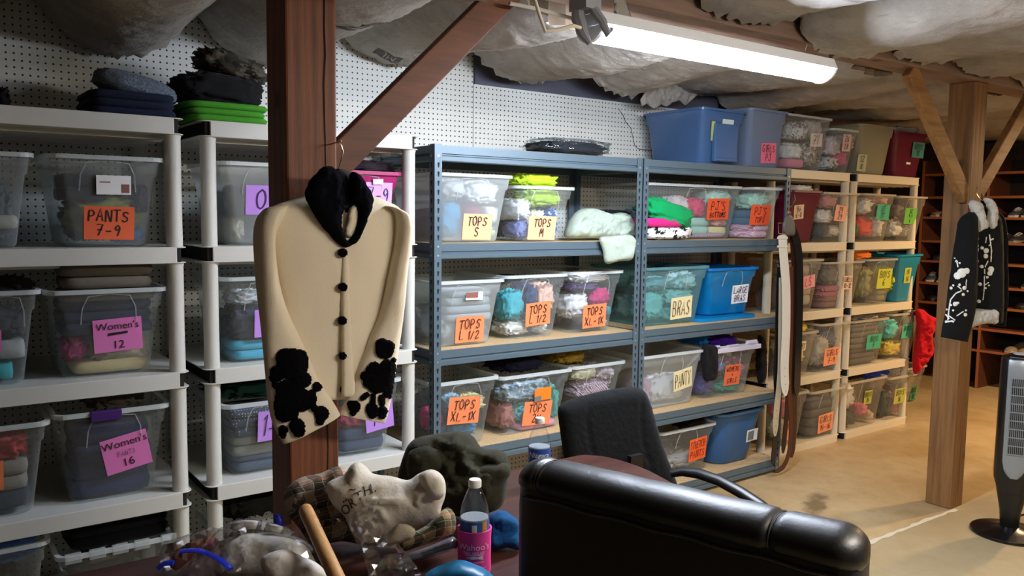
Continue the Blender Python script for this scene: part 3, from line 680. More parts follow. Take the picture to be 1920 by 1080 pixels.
            sheet('paper_label', (rect, rot, fn), [paper(colr), opt.get('ink', INK)])
    if sticker:
        for rect, colr, bands in (sticker if isinstance(sticker, list) else [sticker]):
            def fn2(mb, W, Hh, M, bands=bands):
                for (a0, b0, a1, b1) in bands: mb.add([M @ Vector((W*(q-.5), -.0006, Hh*(s-.5))) for q, s in ((a0, b0), (a1, b0), (a1, b1), (a0, b1))], [(0, 1, 2, 3)], 1)
            sheet('sticker', (rect, rndg.uniform(-3, 3), fn2), [paper(colr), pm('sticker_print', '#8a5a50' if colr == '#f0f0f0' else '#6c7476', .7)])
    if extra: extra(t, h, wd, g, face, mat)
    if items and h > .15 and mat not in (MAGP, MARP, BLUEP):
        seed[0] += 1; fc = rndg.choice(('#77736c', '#5c6470', '#8a8478', '#6b5f62', '#7c8488', '#564f4a')); nmf = {'#77736c': 'grey', '#5c6470': 'slate', '#8a8478': 'stone grey', '#6b5f62': 'mauve grey', '#7c8488': 'pale slate', '#564f4a': 'brown grey'}[fc]
        o = crumple('garment', cloth(fc), (wd-2*tap-.04, max(.06, g*.36), h*rndg.uniform(.5, .72)), seed[0]); o.location = ((x0+x1)/2, yf+dp*.72-.01, z0+.006); tag(o, f'{nmf} garment packed at the back of {ref}', 'clothing')
    for it in items:
        (u0, v0, u1, v1), colr, nm = it[0], it[1], it[2]; kind = it[3] if len(it) > 3 else 'c'; pat = it[4] if len(it) > 4 else ('plain',)
        dy = it[5] if len(it) > 5 else rndg.uniform(.16, .24)
        yy = yf+tap+.02
        p0 = on(u0, (v0+v1)/2, y=yy); p1 = on(u1, (v0+v1)/2, y=yy); zt = on((u0+u1)/2, v0, y=yy).z; zb = on((u0+u1)/2, v1, y=yy).z
        seed[0] += 1; above = zb > z0+h-.03
        zb = max(zb, z0+.006); zt = max(zt, zb+.02)
        k = tap*(1-(zb-z0)/h) if zb < z0+h else 0; lim = wd/2-k-.012
        xa, xb = p0.x, p1.x
        if zb < z0+h*.9: xa = max(xa, t.location.x-lim); xb = min(xb, t.location.x+lim)
        if xb-xa < .02: xb = xa+.02
        fy = yf+lip+(tap*(1-(zb-z0)/h) if zb < z0+h else 0)+.012
        if above: fy += .03; dy = min(dp-.1, dy*1.4)
        gr = .006 if zb > z0+.02 else 0
        dims = (xb-xa+.012, dy, zt-zb+gr+.008); zb -= gr; m = cloth(colr if yf < .15 else tuple(min(.85, q*1.45+.015) for q in H(colr)), *pat)  # garments in the right-hand bins are coloured lighter to make up for weak light
        o = (folded if kind == 'f' else crumple)('folded_garment' if kind == 'f' else 'garment', m, dims, seed[0], **({'layers': max(1, min(4, int(dims[2]/.034)))} if kind == 'f' else {}))
        o.location = ((xa+xb)/2, fy+dy/2, zb)
        st = 'sticking up out of' if above else 'folded in' if kind == 'f' else 'crumpled in'
        tag(o, f'{nm} {st} {ref}', 'clothing')
    return t
OR, PK, LI, CR_, GRN, YG = '#ee8858', '#d877b8', '#b98ae0', '#e6d7a8', '#4fae8c', '#b4b65a'
POR = '#f2b488'
# --- white unit, near end
y = -.035
B(LT[1], y, -75, 66, 285, 'cloudy clear bin cut by the frame edge on the second shelf', 'the cloudy bin beside the PANTS 7-9 bin', [((-60, 345, 55, 458), '#5d6b70', 'slate garment'), ((-30, 408, 46, 426), '#b9b7a6', 'pale grey garment', 'f')], DIM, handle=False)
B(LT[1], y, 86, 328, (290, 297), 'clear bin with orange sign reading PANTS 7-9', 'the bin marked PANTS 7-9', [((115, 330, 200, 372), '#343c48', 'dark jeans', 'f'), ((258, 345, 306, 402), '#5f5270', 'plum garment'), ((125, 366, 300, 440), '#a3a860', 'olive green garment'), ((215, 425, 306, 462), '#4a82b8', 'bright blue garment')], DIM,
  paper_=((160, 387, 255, 450), '#e86a44', ['PANTS', '7-9'], 1), sticker=((181, 329, 246, 365), '#f0f0f0', [(.73, .1, .95, .55), (.1, .62, .4, .68)]))
B(LT[2], y, -60, 80, 548, 'clear bin cut by the frame edge beside the Women\'s 12 bin', 'the bin beside the Women\'s 12 bin', [((-45, 575, 60, 640), '#41454c', 'charcoal garment'), ((-45, 645, 58, 672), '#aeb0ae', 'white trimmed garment', 'f'), ((-40, 690, 24, 716), '#38b4bd', 'turquoise garment', 'f'), ((-40, 525, 70, 552), '#1d1a18', 'black garment')], CLR,
  paper_=((-40, 620, 4, 662), PK, ['W'], 0))
B(LT[2], y, 84, 334, (550, 538), "clear bin with pink sign reading Women's 12", "the bin marked Women's 12", [((112, 500, 290, 560), '#6d665c', 'grey brown trousers', 'f'), ((112, 565, 316, 622), '#2a3350', 'navy garment', 'f'), ((114, 634, 166, 678), '#c0427e', 'hot pink garment'), ((168, 620, 314, 684), '#c0b294', 'beige garment'), ((140, 678, 310, 715), '#d2bd86', 'cream trousers', 'f')], CLR,
  paper_=((177, 597, 269, 660), PK, ["W"], -3, {'print': [("Women's", .27, .3), ('12', -.3, .34)], 'strike': True}))
B(LT[3], y, -80, 98, 802, 'clear bin with a thick pale rim holding red and grey clothes', 'the thick-rimmed red and grey bin', [((-60, 822, 56, 868), '#c2463e', 'red garment'), ((-60, 872, 54, 920), '#928a7e', 'taupe garment', 'f'), ((-60, 924, 60, 955), '#39424c', 'dark slate garment', 'f')], CLR, handle=False, paper_=((-50, 868, 8, 925), OR, ['S'], 0))
def latch(t, h, wd, g, face, mat):
    mb = MB(); mb.box(-.075, .02, -g/2-.02, -g/2+.002, h-.028, h+.006); mb.obj('latch', pm('purple_latch', '#3d1a66', .4), t, bevel=.003)
B(LT[3], y, 90, 336, (785, 757), "clear bin with tilted pink sign reading Women's Pants 16", "the bin marked Women's Pants 16", [((112, 800, 322, 948), '#1c2c56', 'navy trousers', 'f'), ((165, 738, 282, 772), '#5d584e', 'grey fringed garment')], CLR, ribs=True,
  paper_=((195, 815, 283, 884), PK, ["~PANTS"], -11, {'print': [("Women's", .29, .29), ('16', -.27, .32)]}), extra=latch)
B(LT[4], y, -80, 98, 1032, 'clear bin of blue clothes on the lowest near shelf', 'the lowest bin at the near end', [((-60, 1002, 74, 1060), '#4a70bd', 'cornflower blue garment')], CLR, handle=False)
def notches(t, h, wd, g, face, mat):
    for q in (-.92, -.5, -.1, .3, .8):
        mb = MB(); mb.box(wd/2*q, wd/2*q+.05, -g/2-.014, -g/2+.004, h-.022, h+.010); mb.obj('rim_notch', MOULD, t, bevel=.003)
B(LT[4], y, 104, 345, (1052, 1002), 'shallow clear tray with notched rim on the lowest near shelf', 'the shallow notched tray', [((125, 940, 325, 1020), '#121218', 'black trousers', 'f')], CLR, handle=False, extra=notches)
# --- white unit behind the post
B(LT[1], y, 388, 588, (302, 310), 'clear bin with lilac sign starting 0-, half behind the red post', 'the bin marked 0-', [((410, 345, 570, 404), '#50606c', 'slate blue garment'), ((408, 408, 466, 460), '#d6ccb4', 'cream garment'), ((470, 408, 560, 460), '#8a8a92', 'grey garment')], FROST,
  paper_=((463, 348, 550, 403), LI, ['0-'], 0, {'ink': INKP, 'w': .8, 'th': .005}))
B(LT[1], y, 606, 782, (318, 326), 'magenta bin with lilac sign reading 7-9', 'the magenta bin marked 7-9', [((640, 300, 760, 322), '#2a2028', 'black garment')], MAGP, rim=MAGP,
  paper_=((686, 342, 735, 389), '#d3a4ea', ['7-9'], 0, {'ink': INKP, 'th': .004}), sticker=((697, 336, 716, 346), '#e8e8e8', []))
B(LT[2], y, 397, 590, (518, 522), 'clear bin holding a turquoise towel beside the red post', 'the bin with the turquoise towel', [((415, 572, 575, 640), '#3c4558', 'dark blue garment'), ((432, 545, 500, 570), '#c9cdd2', 'white wrapped garment'), ((414, 642, 560, 688), '#48b6d6', 'turquoise towel', 'f')], CLR,
  paper_=((480, 580, 545, 632), LI, ['10'], 0, {'ink': INKP}))
B(LT[2], y, 610, 787, (500, 508), 'clear bin of blue garments to the right of the red post', 'the clear bin behind the cardigan right cuff', [((635, 540, 740, 655), '#4a5a74', 'steel blue garment'), ((745, 530, 774, 575), '#36b2a0', 'green printed garment'), ((742, 578, 774, 652), '#66768a', 'grey blue garment', 'f')], CLR)
B(LT[3], y, 403, 592, (757, 752), 'clear bin with lilac sign under the turquoise towel bin', 'the bin under the turquoise towel bin', [((408, 712, 560, 752), '#12382c', 'dark green garment'), ((416, 768, 560, 812), '#39435a', 'dotted navy garment', 'f', ('dots', '#a8b0c0')), ((428, 815, 570, 848), '#92948f', 'grey garment', 'f'), ((432, 850, 565, 890), '#4a5a70', 'denim blue garment', 'f')], CLR,
  paper_=((484, 768, 550, 825), LI, ['1-3'], 0, {'ink': INKP}))
B(LT[3], y, 622, 785, (722, 710), 'clear bin with tilted lilac sign beside the red post', 'the bin with tilted lilac sign', [((715, 700, 765, 722), '#178c80', 'teal garment'), ((640, 768, 776, 800), '#c03a60', 'crimson garment'), ((640, 803, 772, 838), '#33415e', 'dark blue trousers', 'f'), ((640, 840, 770, 866), '#94aab2', 'pale blue garment', 'f')], CLR,
  paper_=((688, 752, 740, 808), LI, ['14'], -8, {'ink': INKP}))
B(LT[4], y, 402, 592, (985, 972), 'clear bin of dark clothes on the lowest shelf behind the table', 'the lowest bin behind the table', [((412, 925, 560, 980), '#1c1c18', 'black garment'), ], CLR, h=.2)
# --- grey rack one
y = .012
B(RK[1], y, 806, 968, (321, 333), 'clear bin with pale orange sign reading TOPS S', 'the bin marked TOPS S', [((836, 336, 878, 372), '#dfe4e6', 'white garment'), ((830, 376, 876, 450), '#2391bd', 'teal blue garment'), ((880, 340, 950, 384), '#f1f3f5', 'bright white garment'), ((880, 386, 912, 440), '#9c4468', 'mauve garment'), ((914, 388, 946, 420), '#efe9dc', 'ivory garment'), ((914, 423, 942, 452), '#b4d070', 'lime striped garment', 'c', ('stripe', '#e8f0d0'))], FROST,
  paper_=((873, 401, 927, 450), POR, ['TOPS', 'S'], 1))
B(RK[1], y, 964, 1084, (348, 353), 'clear bin with pale orange sign reading TOPS M', 'the bin marked TOPS M', [((975, 326, 1062, 353), '#b2d22e', 'lime green shirt'), ((985, 356, 1062, 388), '#a9c640', 'yellow green garment'), ((955, 372, 998, 412), '#ededee', 'white shirt'), ((955, 415, 1000, 452), '#8a92cc', 'periwinkle garment'), ((1004, 392, 1030, 452), '#f1e8da', 'cream garment'), ((1032, 388, 1070, 448), '#3c5c9e', 'blue floral garment', 'c', ('print', '#c8d4ea', '#26407a'))], CLR,
  paper_=((996, 405, 1047, 450), POR, ['TOPS', 'M'], 1))
B(RK[2], y+.01, 793, 952, (530, 525), 'frosted clear bin with orange sign reading TOPS L', 'the frosted bin marked TOPS L', [((838, 545, 930, 600), '#aab4ba', 'pale grey garment', 'f'), ((800, 590, 930, 642), '#c6ccce', 'white garment')], FROST,
  paper_=((859, 593, 912, 643), OR, ['TOPS', 'L 1/2'], 0, {'hs': [1, .9]}), sticker=((873, 547, 905, 562), '#f0f0f0', [(0, .3, .7, 1)]))
B(RK[2], y+.035, 944, 1071, (519, 514), 'clear bin of teal and peach tops with sign reading TOPS L', 'the bin between TOPS L and TOPS XL-1X', [((946, 545, 990, 603), '#45b4c0', 'teal knit top'), ((943, 606, 1000, 636), '#efeae0', 'white lace top'), ((992, 530, 1012, 585), '#3c527a', 'blue garment'), ((1014, 528, 1058, 590), '#f2c4b2', 'peach ruffled top'), ((1006, 594, 1054, 630), '#f0f0ee', 'white top')], CLR,
  paper_=((990, 567, 1036, 611), OR, ['TOPS', 'L 1/2'], -3, {'hs': [1, .9]}))
B(RK[2], y+.035, 1067, 1175, (512, 508), 'upper clear bin with orange sign reading TOPS XL-1X', 'the upper bin marked TOPS XL-1X', [((1075, 512, 1142, 530), '#f2f2f4', 'white rolled top'), ((1072, 532, 1128, 546), '#584a74', 'purple band'), ((1066, 549, 1112, 600), '#f0eef0', 'bright white blouse'), ((1115, 540, 1166, 574), '#d0387a', 'magenta top'), ((1142, 577, 1166, 588), '#2f8f9c', 'teal sliver of a top', 'f'), ((1112, 591, 1162, 611), '#d6cfe2', 'lilac top')], CLR,
  paper_=((1098, 571, 1141, 615), OR, ['TOPS', 'XL-1X'], -2))
B(RK[3], y+.01, 796, 941, (722, 708), 'lower clear bin with orange sign reading TOPS XL-1X', 'the lower bin marked TOPS XL-1X', [((838, 742, 870, 778), '#8fb4c8', 'light blue garment'), ((872, 742, 922, 772), '#e4d9a0', 'pale yellow garment'), ((838, 782, 920, 826), '#4a8ab4', 'sky blue garment'), ((806, 770, 834, 815), '#d02470', 'bright pink garment')], CLR,
  paper_=((843, 744, 902, 796), OR, ['TOPS', 'XL-1X'], 4))
B(RK[3], y+.03, 938, 1079, (708, 694), 'clear bin with orange sign reading TOPS 2X', 'the bin marked TOPS 2X', [((945, 672, 1034, 700), '#1c2038', 'dark navy garment'), ((940, 716, 1040, 752), '#8fa6b4', 'grey printed garment', 'c', ('print', '#c7d4da', '#5c7c94')), ((935, 755, 972, 812), '#b87a70', 'dusty rose garment'), ((974, 756, 1004, 796), '#74ccd0', 'aqua garment'), ((975, 799, 1048, 818), '#ee9ab8', 'pink garment', 'f'), ((1044, 718, 1066, 790), '#4cb8a8', 'sea green garment')], CLR,
  paper_=((986, 753, 1038, 799), OR, ['TOPS', '2X'], 4), sticker=((1003, 727, 1034, 751), '#f08024', [(0, 0, .4, .4)]))
B(RK[3], y+.05, 1066, 1181, (692, 676), 'unmarked clear bin holding a striped pink shirt', 'the unmarked bin beside TOPS 2X', [((1052, 660, 1112, 684), '#a88c34', 'mustard garment'), ((1076, 690, 1122, 712), '#e2d8b6', 'pale yellow shirt'), ((1080, 715, 1160, 745), '#e2c4d2', 'striped pink shirt', 'c', ('stripe', '#6a5a72')), ((1126, 686, 1166, 712), '#dccbd6', 'pale lilac garment')], CLR)
# --- grey rack two
B(RK[1], y+.11, 1216, 1398, (345, 349), "wide clear bin with orange sign reading PJ's Bottoms", "the bin marked PJ's Bottoms", [((1262, 366, 1300, 402), '#e4ccd0', 'white and pink garment'), ((1302, 370, 1330, 408), '#e0426e', 'hot pink garment'), ((1332, 356, 1384, 384), '#bfe4d2', 'mint garment'), ((1340, 388, 1382, 426), '#eaa49a', 'rose garment'), ((1276, 411, 1336, 438), '#aad6c8', 'pale green garment', 'f'), ((1338, 428, 1378, 440), '#ecdf9e', 'pale yellow garment', 'f'), ((1270, 440, 1376, 454), '#d8b0c4', 'striped pink garment', 'f', ('stripe', '#7a6a9a'))], CLR,
  paper_=((1329, 372, 1369, 412), '#e85c34', ["PJ'S", 'BOTTOMS'], -2, {'hs': [1.5, .8]}), dp=.40)
B(RK[1], y+.02, 1386, 1481, (350, 354), "clear bin with orange sign reading PJ's Tops", "the bin marked PJ's Tops", [((1396, 362, 1455, 394), '#b4dfc8', 'mint top'), ((1390, 397, 1452, 420), '#50809a', 'dusty blue top', 'f'), ((1380, 423, 1455, 450), '#e698b4', 'pink striped top', 'f', ('stripe', '#f4dce6'))], CLR,
  paper_=((1411, 384, 1448, 422), '#e85c34', ["PJ'S", 'TOPS'], 0, {'hs': [1.3, .9]}))
B(RK[2], y+.03, 1209, 1336, (504, 499), 'teal tinted bin with cream sign reading BRAS', 'the teal bin marked BRAS', [((1270, 510, 1312, 542), '#e4eaec', 'white bra'), ((1216, 520, 1262, 545), '#9fb8bc', 'grey garment'), ((1214, 548, 1256, 602), '#a4d2cc', 'mint bra'), ((1258, 545, 1318, 574), '#b9dad2', 'pale green bra'), ((1258, 577, 1312, 604), '#8fc4be', 'aqua garment')], TEALP, rim=TEALP,
  paper_=((1263, 557, 1302, 598), CR_, ['BRAS'], -3, {'w': 1}))
lid = MB(); p0, p1 = on(1313, 595, y=.05), on(1422, 592, y=.05)
lid.loft([[Vector((p, q, z)) for p, q in rrect(p1.x-p0.x, .44, .05, 6)] for z in (0, .004, .014, .018)])
o = lid.obj('bin_lid', BLUEP, smooth=True, angle=40); o.location = ((p0.x+p1.x)/2, .27, RK[2]+.002); tag(o, 'flat blue lid lying under the blue LARGE BRAS bin', 'lid')
B(RK[2]+.02, y+.06, 1331, 1428, (504, 502), 'bright blue bin with white sign reading LARGE BRAS', 'the blue bin marked LARGE BRAS', [((1345, 520, 1408, 585), '#2a9fe0', 'blue looking garment')], BLUEP, rim=pm('blue_rim', '#0f74c8', .35),
  paper_=((1376, 534, 1406, 569), '#eef0f4', ['LARGE', 'BRAS'], -2, {'ink': INKP}))
B(RK[3], y+.03, 1203, 1327, (672, 655), 'clear bin with torn cream sign reading Panty', 'the bin marked Panty', [((1228, 702, 1294, 768), '#eeeef2', 'white garment'), ((1208, 712, 1226, 752), '#d0a4c4', 'lilac garment')], FROST,
  paper_=((1267, 692, 1301, 731), CR_, ['PANTY'], -9))
def locks(t, h, wd, g, face, mat):
    mb = MB()
    for x0, x1, z1 in ((-.9, -.55, .012), (-.25, .2, .006), (.5, .9, .02)): mb.box(wd/2*x0, wd/2*x1, -g/2-.012, -g/2+.006, h-.03, h+z1)
    mb.box(-wd/2-.012, wd/2+.012, -g/2-.014, -g/2, h-.035, h-.008); mb.obj('locking_rim', pm('white_rim', '#c9c6d8', .35), t, bevel=.003)
B(RK[3], y+.04, 1324, 1427, (652, 645), 'clear bin with lilac locking rim and orange sign', 'the bin with the lilac locking rim', [((1338, 634, 1400, 652), '#4c1ea8', 'purple garment'), ((1322, 628, 1336, 650), '#1c78c0', 'bright blue garment'), ((1318, 705, 1346, 752), '#6f6cb0', 'violet garment'), ((1350, 718, 1406, 752), '#34ae9c', 'teal crinkled garment'), ((1378, 672, 1408, 716), '#c0607c', 'rose printed garment', 'c', ('print', '#6ac0c0', '#e0c8a0')), ((1340, 672, 1362, 702), '#8a86b8', 'lavender garment')], CLR,
  paper_=((1363, 684, 1392, 723), '#e8744a', ['WOMENS', '+', 'GIRLS'], 0, {'ink': INKR}), extra=locks)
B(RK[4], y+.03, 1238, 1348, (806, 796), 'clear bin with orange sign reading Stretch Pants', 'the bin marked Stretch Pants', [((1284, 783, 1334, 804), '#101014', 'black garment'), ((1250, 850, 1320, 880), '#b8b4b4', 'pale grey garment')], CLR,
  paper_=((1296, 821, 1327, 864), '#f0652e', ['STRETCH', 'PANTS'], -4, {'ink': INKR}), h=.285)
B(RK[4], y+.02, 1329, 1444, (782, 768), 'empty opaque blue tub on the lowest grey shelf', 'the blue tub', [], BLUET, rim=pm('blue_tub_rim_lit', '#4677ad', .35), tap=.05, cr=.075, step=False, lip=.018, ribs=False, handle=False, name='plastic_tub', cat='tub', sticker=((1403, 805, 1423, 828), '#e8ecea', [(.1, .15, .62, .9)]))  # rim colour is lightened in place of a highlight along the edge
# on top of rack two
def panel(t, h, wd, g, face, mat):
    mb = MB(); mb.box(-.08, .11, -g/2-.006, -g/2+.02, h*.05, h*.75); mb.box(-.07, .10, -g/2-.012, -g/2+.012, h*.06, h*.13); mb.obj('recessed_panel', mat, t, bevel=.005)
B(RK[0], .02, 1318, 1406, (205, 207), 'large slate blue tote standing on top of the rack', 'the slate blue tote', [], SLATE, rim=SLATE, tap=.03, dp=.47, ribs=False, handle=False, name='storage_tote', cat='tote', sticker=[((1354, 224, 1375, 251), '#c9d2cc', [(0, .1, 1, .45)]), ((1334, 227, 1341, 264), '#a8b070', [])], extra=panel)
B(RK[0], .02, 1409, 1484, (206, 208), 'smoky bin with pink sign reading GIRLS PJ', 'the bin marked GIRLS PJ', [((1420, 250, 1470, 306), '#55607c', 'slate garment')], SLATEC, rim=SLATEC, tap=.02, handle=False,
  paper_=((1432, 268, 1460, 306), '#e0708a', ['GIRLS', 'PJ'], -3))
# --- beige units
y = .17
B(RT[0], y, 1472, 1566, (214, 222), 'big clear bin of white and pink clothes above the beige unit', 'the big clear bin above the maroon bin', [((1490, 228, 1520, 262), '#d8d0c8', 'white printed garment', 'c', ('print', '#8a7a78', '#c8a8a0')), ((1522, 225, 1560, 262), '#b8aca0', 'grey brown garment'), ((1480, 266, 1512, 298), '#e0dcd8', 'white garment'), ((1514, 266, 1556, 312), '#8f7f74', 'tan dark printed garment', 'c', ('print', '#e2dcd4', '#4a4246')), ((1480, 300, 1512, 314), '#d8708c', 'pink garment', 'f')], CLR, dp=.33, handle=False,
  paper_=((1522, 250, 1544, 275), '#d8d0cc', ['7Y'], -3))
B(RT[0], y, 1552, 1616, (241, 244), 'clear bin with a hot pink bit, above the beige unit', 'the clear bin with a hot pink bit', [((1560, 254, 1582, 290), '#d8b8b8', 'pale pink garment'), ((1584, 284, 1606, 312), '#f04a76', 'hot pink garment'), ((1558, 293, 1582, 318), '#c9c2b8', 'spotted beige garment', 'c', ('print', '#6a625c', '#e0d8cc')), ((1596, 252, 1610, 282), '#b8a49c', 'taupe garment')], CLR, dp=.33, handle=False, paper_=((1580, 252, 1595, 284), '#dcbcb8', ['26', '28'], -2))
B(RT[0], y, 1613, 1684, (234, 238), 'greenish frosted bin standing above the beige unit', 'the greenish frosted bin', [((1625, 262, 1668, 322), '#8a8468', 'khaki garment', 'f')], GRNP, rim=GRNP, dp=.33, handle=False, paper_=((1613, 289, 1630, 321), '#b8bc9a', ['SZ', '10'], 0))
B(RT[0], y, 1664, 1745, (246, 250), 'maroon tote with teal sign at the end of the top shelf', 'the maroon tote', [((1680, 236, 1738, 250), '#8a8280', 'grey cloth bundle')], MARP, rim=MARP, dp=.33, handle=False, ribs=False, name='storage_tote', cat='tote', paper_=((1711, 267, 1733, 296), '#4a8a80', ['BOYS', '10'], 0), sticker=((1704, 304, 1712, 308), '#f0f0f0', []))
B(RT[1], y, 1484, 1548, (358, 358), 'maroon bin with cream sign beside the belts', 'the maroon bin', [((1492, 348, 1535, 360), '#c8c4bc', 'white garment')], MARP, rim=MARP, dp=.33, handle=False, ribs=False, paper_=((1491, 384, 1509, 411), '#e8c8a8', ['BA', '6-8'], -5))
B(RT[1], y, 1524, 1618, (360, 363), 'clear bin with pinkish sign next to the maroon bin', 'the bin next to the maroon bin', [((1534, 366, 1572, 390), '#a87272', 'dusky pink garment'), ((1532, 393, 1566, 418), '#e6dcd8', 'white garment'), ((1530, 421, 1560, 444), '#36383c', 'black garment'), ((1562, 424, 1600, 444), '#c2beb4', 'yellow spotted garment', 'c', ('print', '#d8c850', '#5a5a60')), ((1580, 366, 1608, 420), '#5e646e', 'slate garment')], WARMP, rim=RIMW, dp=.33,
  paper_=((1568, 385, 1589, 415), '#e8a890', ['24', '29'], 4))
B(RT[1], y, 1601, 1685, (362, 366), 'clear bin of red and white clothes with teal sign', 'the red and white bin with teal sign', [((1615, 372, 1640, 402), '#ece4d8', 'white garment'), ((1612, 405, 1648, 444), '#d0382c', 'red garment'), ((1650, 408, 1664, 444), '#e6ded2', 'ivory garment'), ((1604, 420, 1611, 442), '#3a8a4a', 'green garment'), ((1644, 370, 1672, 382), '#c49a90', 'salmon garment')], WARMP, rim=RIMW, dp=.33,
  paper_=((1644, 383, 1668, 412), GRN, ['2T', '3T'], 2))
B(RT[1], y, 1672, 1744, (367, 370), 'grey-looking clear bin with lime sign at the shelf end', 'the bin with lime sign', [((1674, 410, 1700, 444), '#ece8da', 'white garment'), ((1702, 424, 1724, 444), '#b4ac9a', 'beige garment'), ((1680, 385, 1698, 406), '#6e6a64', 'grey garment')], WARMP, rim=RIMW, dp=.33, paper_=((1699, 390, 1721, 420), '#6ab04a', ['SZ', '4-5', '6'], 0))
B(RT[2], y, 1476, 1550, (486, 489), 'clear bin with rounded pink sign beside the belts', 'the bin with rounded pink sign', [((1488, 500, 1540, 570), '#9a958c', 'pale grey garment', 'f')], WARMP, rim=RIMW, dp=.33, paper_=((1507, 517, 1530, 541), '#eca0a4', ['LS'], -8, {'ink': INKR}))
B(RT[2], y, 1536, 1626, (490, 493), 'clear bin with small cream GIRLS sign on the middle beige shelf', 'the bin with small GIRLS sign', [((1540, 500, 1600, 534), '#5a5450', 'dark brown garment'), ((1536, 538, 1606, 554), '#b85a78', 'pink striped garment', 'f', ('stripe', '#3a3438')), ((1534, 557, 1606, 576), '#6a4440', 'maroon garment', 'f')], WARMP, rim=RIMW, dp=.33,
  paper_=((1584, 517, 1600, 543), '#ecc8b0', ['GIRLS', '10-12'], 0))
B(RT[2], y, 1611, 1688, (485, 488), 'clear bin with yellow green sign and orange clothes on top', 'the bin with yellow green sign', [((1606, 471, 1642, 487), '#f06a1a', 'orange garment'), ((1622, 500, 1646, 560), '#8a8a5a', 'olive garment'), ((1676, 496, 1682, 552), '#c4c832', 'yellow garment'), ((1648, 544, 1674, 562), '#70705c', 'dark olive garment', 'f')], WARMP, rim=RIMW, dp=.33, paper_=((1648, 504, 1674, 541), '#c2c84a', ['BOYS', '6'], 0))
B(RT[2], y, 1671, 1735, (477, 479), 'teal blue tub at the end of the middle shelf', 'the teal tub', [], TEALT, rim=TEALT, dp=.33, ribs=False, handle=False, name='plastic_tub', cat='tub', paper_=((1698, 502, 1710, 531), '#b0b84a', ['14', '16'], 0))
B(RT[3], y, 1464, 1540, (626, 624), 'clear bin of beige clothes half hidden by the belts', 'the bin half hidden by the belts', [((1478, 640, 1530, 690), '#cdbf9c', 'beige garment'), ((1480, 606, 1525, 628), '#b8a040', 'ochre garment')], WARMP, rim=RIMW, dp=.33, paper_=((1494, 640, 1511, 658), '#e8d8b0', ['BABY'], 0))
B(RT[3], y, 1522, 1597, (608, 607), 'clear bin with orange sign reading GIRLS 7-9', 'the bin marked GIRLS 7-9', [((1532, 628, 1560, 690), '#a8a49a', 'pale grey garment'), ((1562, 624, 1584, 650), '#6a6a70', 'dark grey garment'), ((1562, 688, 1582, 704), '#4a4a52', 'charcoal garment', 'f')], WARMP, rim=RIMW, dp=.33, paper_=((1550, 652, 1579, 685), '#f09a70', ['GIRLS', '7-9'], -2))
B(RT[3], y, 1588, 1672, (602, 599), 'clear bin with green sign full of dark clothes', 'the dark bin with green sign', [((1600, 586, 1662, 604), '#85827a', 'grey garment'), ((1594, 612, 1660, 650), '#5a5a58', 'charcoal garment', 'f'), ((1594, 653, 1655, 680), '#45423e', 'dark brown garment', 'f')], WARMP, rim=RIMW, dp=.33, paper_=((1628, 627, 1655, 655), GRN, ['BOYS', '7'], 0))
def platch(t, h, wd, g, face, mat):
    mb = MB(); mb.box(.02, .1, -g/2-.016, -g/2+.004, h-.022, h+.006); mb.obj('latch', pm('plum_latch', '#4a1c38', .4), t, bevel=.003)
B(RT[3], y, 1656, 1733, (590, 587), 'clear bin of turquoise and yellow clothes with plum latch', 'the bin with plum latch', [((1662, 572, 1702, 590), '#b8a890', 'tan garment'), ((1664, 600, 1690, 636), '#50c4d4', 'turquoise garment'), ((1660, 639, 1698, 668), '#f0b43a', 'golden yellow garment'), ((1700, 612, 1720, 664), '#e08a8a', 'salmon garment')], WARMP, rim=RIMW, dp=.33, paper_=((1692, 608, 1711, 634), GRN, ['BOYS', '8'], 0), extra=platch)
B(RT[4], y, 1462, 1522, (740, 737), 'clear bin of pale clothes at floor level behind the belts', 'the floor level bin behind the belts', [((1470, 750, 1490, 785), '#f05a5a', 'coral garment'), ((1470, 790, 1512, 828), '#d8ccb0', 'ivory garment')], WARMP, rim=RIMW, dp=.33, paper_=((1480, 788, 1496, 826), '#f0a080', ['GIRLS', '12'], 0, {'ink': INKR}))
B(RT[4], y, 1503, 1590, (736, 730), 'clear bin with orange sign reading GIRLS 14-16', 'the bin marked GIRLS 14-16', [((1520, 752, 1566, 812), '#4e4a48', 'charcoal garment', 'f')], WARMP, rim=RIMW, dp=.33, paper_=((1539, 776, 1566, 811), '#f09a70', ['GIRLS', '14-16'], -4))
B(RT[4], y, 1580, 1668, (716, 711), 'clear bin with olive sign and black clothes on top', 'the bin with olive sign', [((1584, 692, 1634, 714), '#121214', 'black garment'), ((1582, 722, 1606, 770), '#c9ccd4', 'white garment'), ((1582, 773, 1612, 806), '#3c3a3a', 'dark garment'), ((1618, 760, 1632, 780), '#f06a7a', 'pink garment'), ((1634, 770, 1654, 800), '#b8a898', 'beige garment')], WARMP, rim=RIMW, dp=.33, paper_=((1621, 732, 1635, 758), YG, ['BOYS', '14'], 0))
B(RT[4], y, 1650, 1724, (709, 705), 'clear bin with blue and white clothes heaped on top', 'the bin under the blue and white heap', [((1624, 686, 1680, 710), '#2040b8', 'royal blue garment'), ((1682, 683, 1710, 706), '#eef0f2', 'white garment'), ((1658, 735, 1680, 786), '#4a4e4a', 'dark grey garment'), ((1682, 740, 1700, 780), '#a87470', 'dull rose garment')], WARMP, rim=RIMW, dp=.33, paper_=((1680, 728, 1700, 757), YG, ['BOYS', '16'], 0))
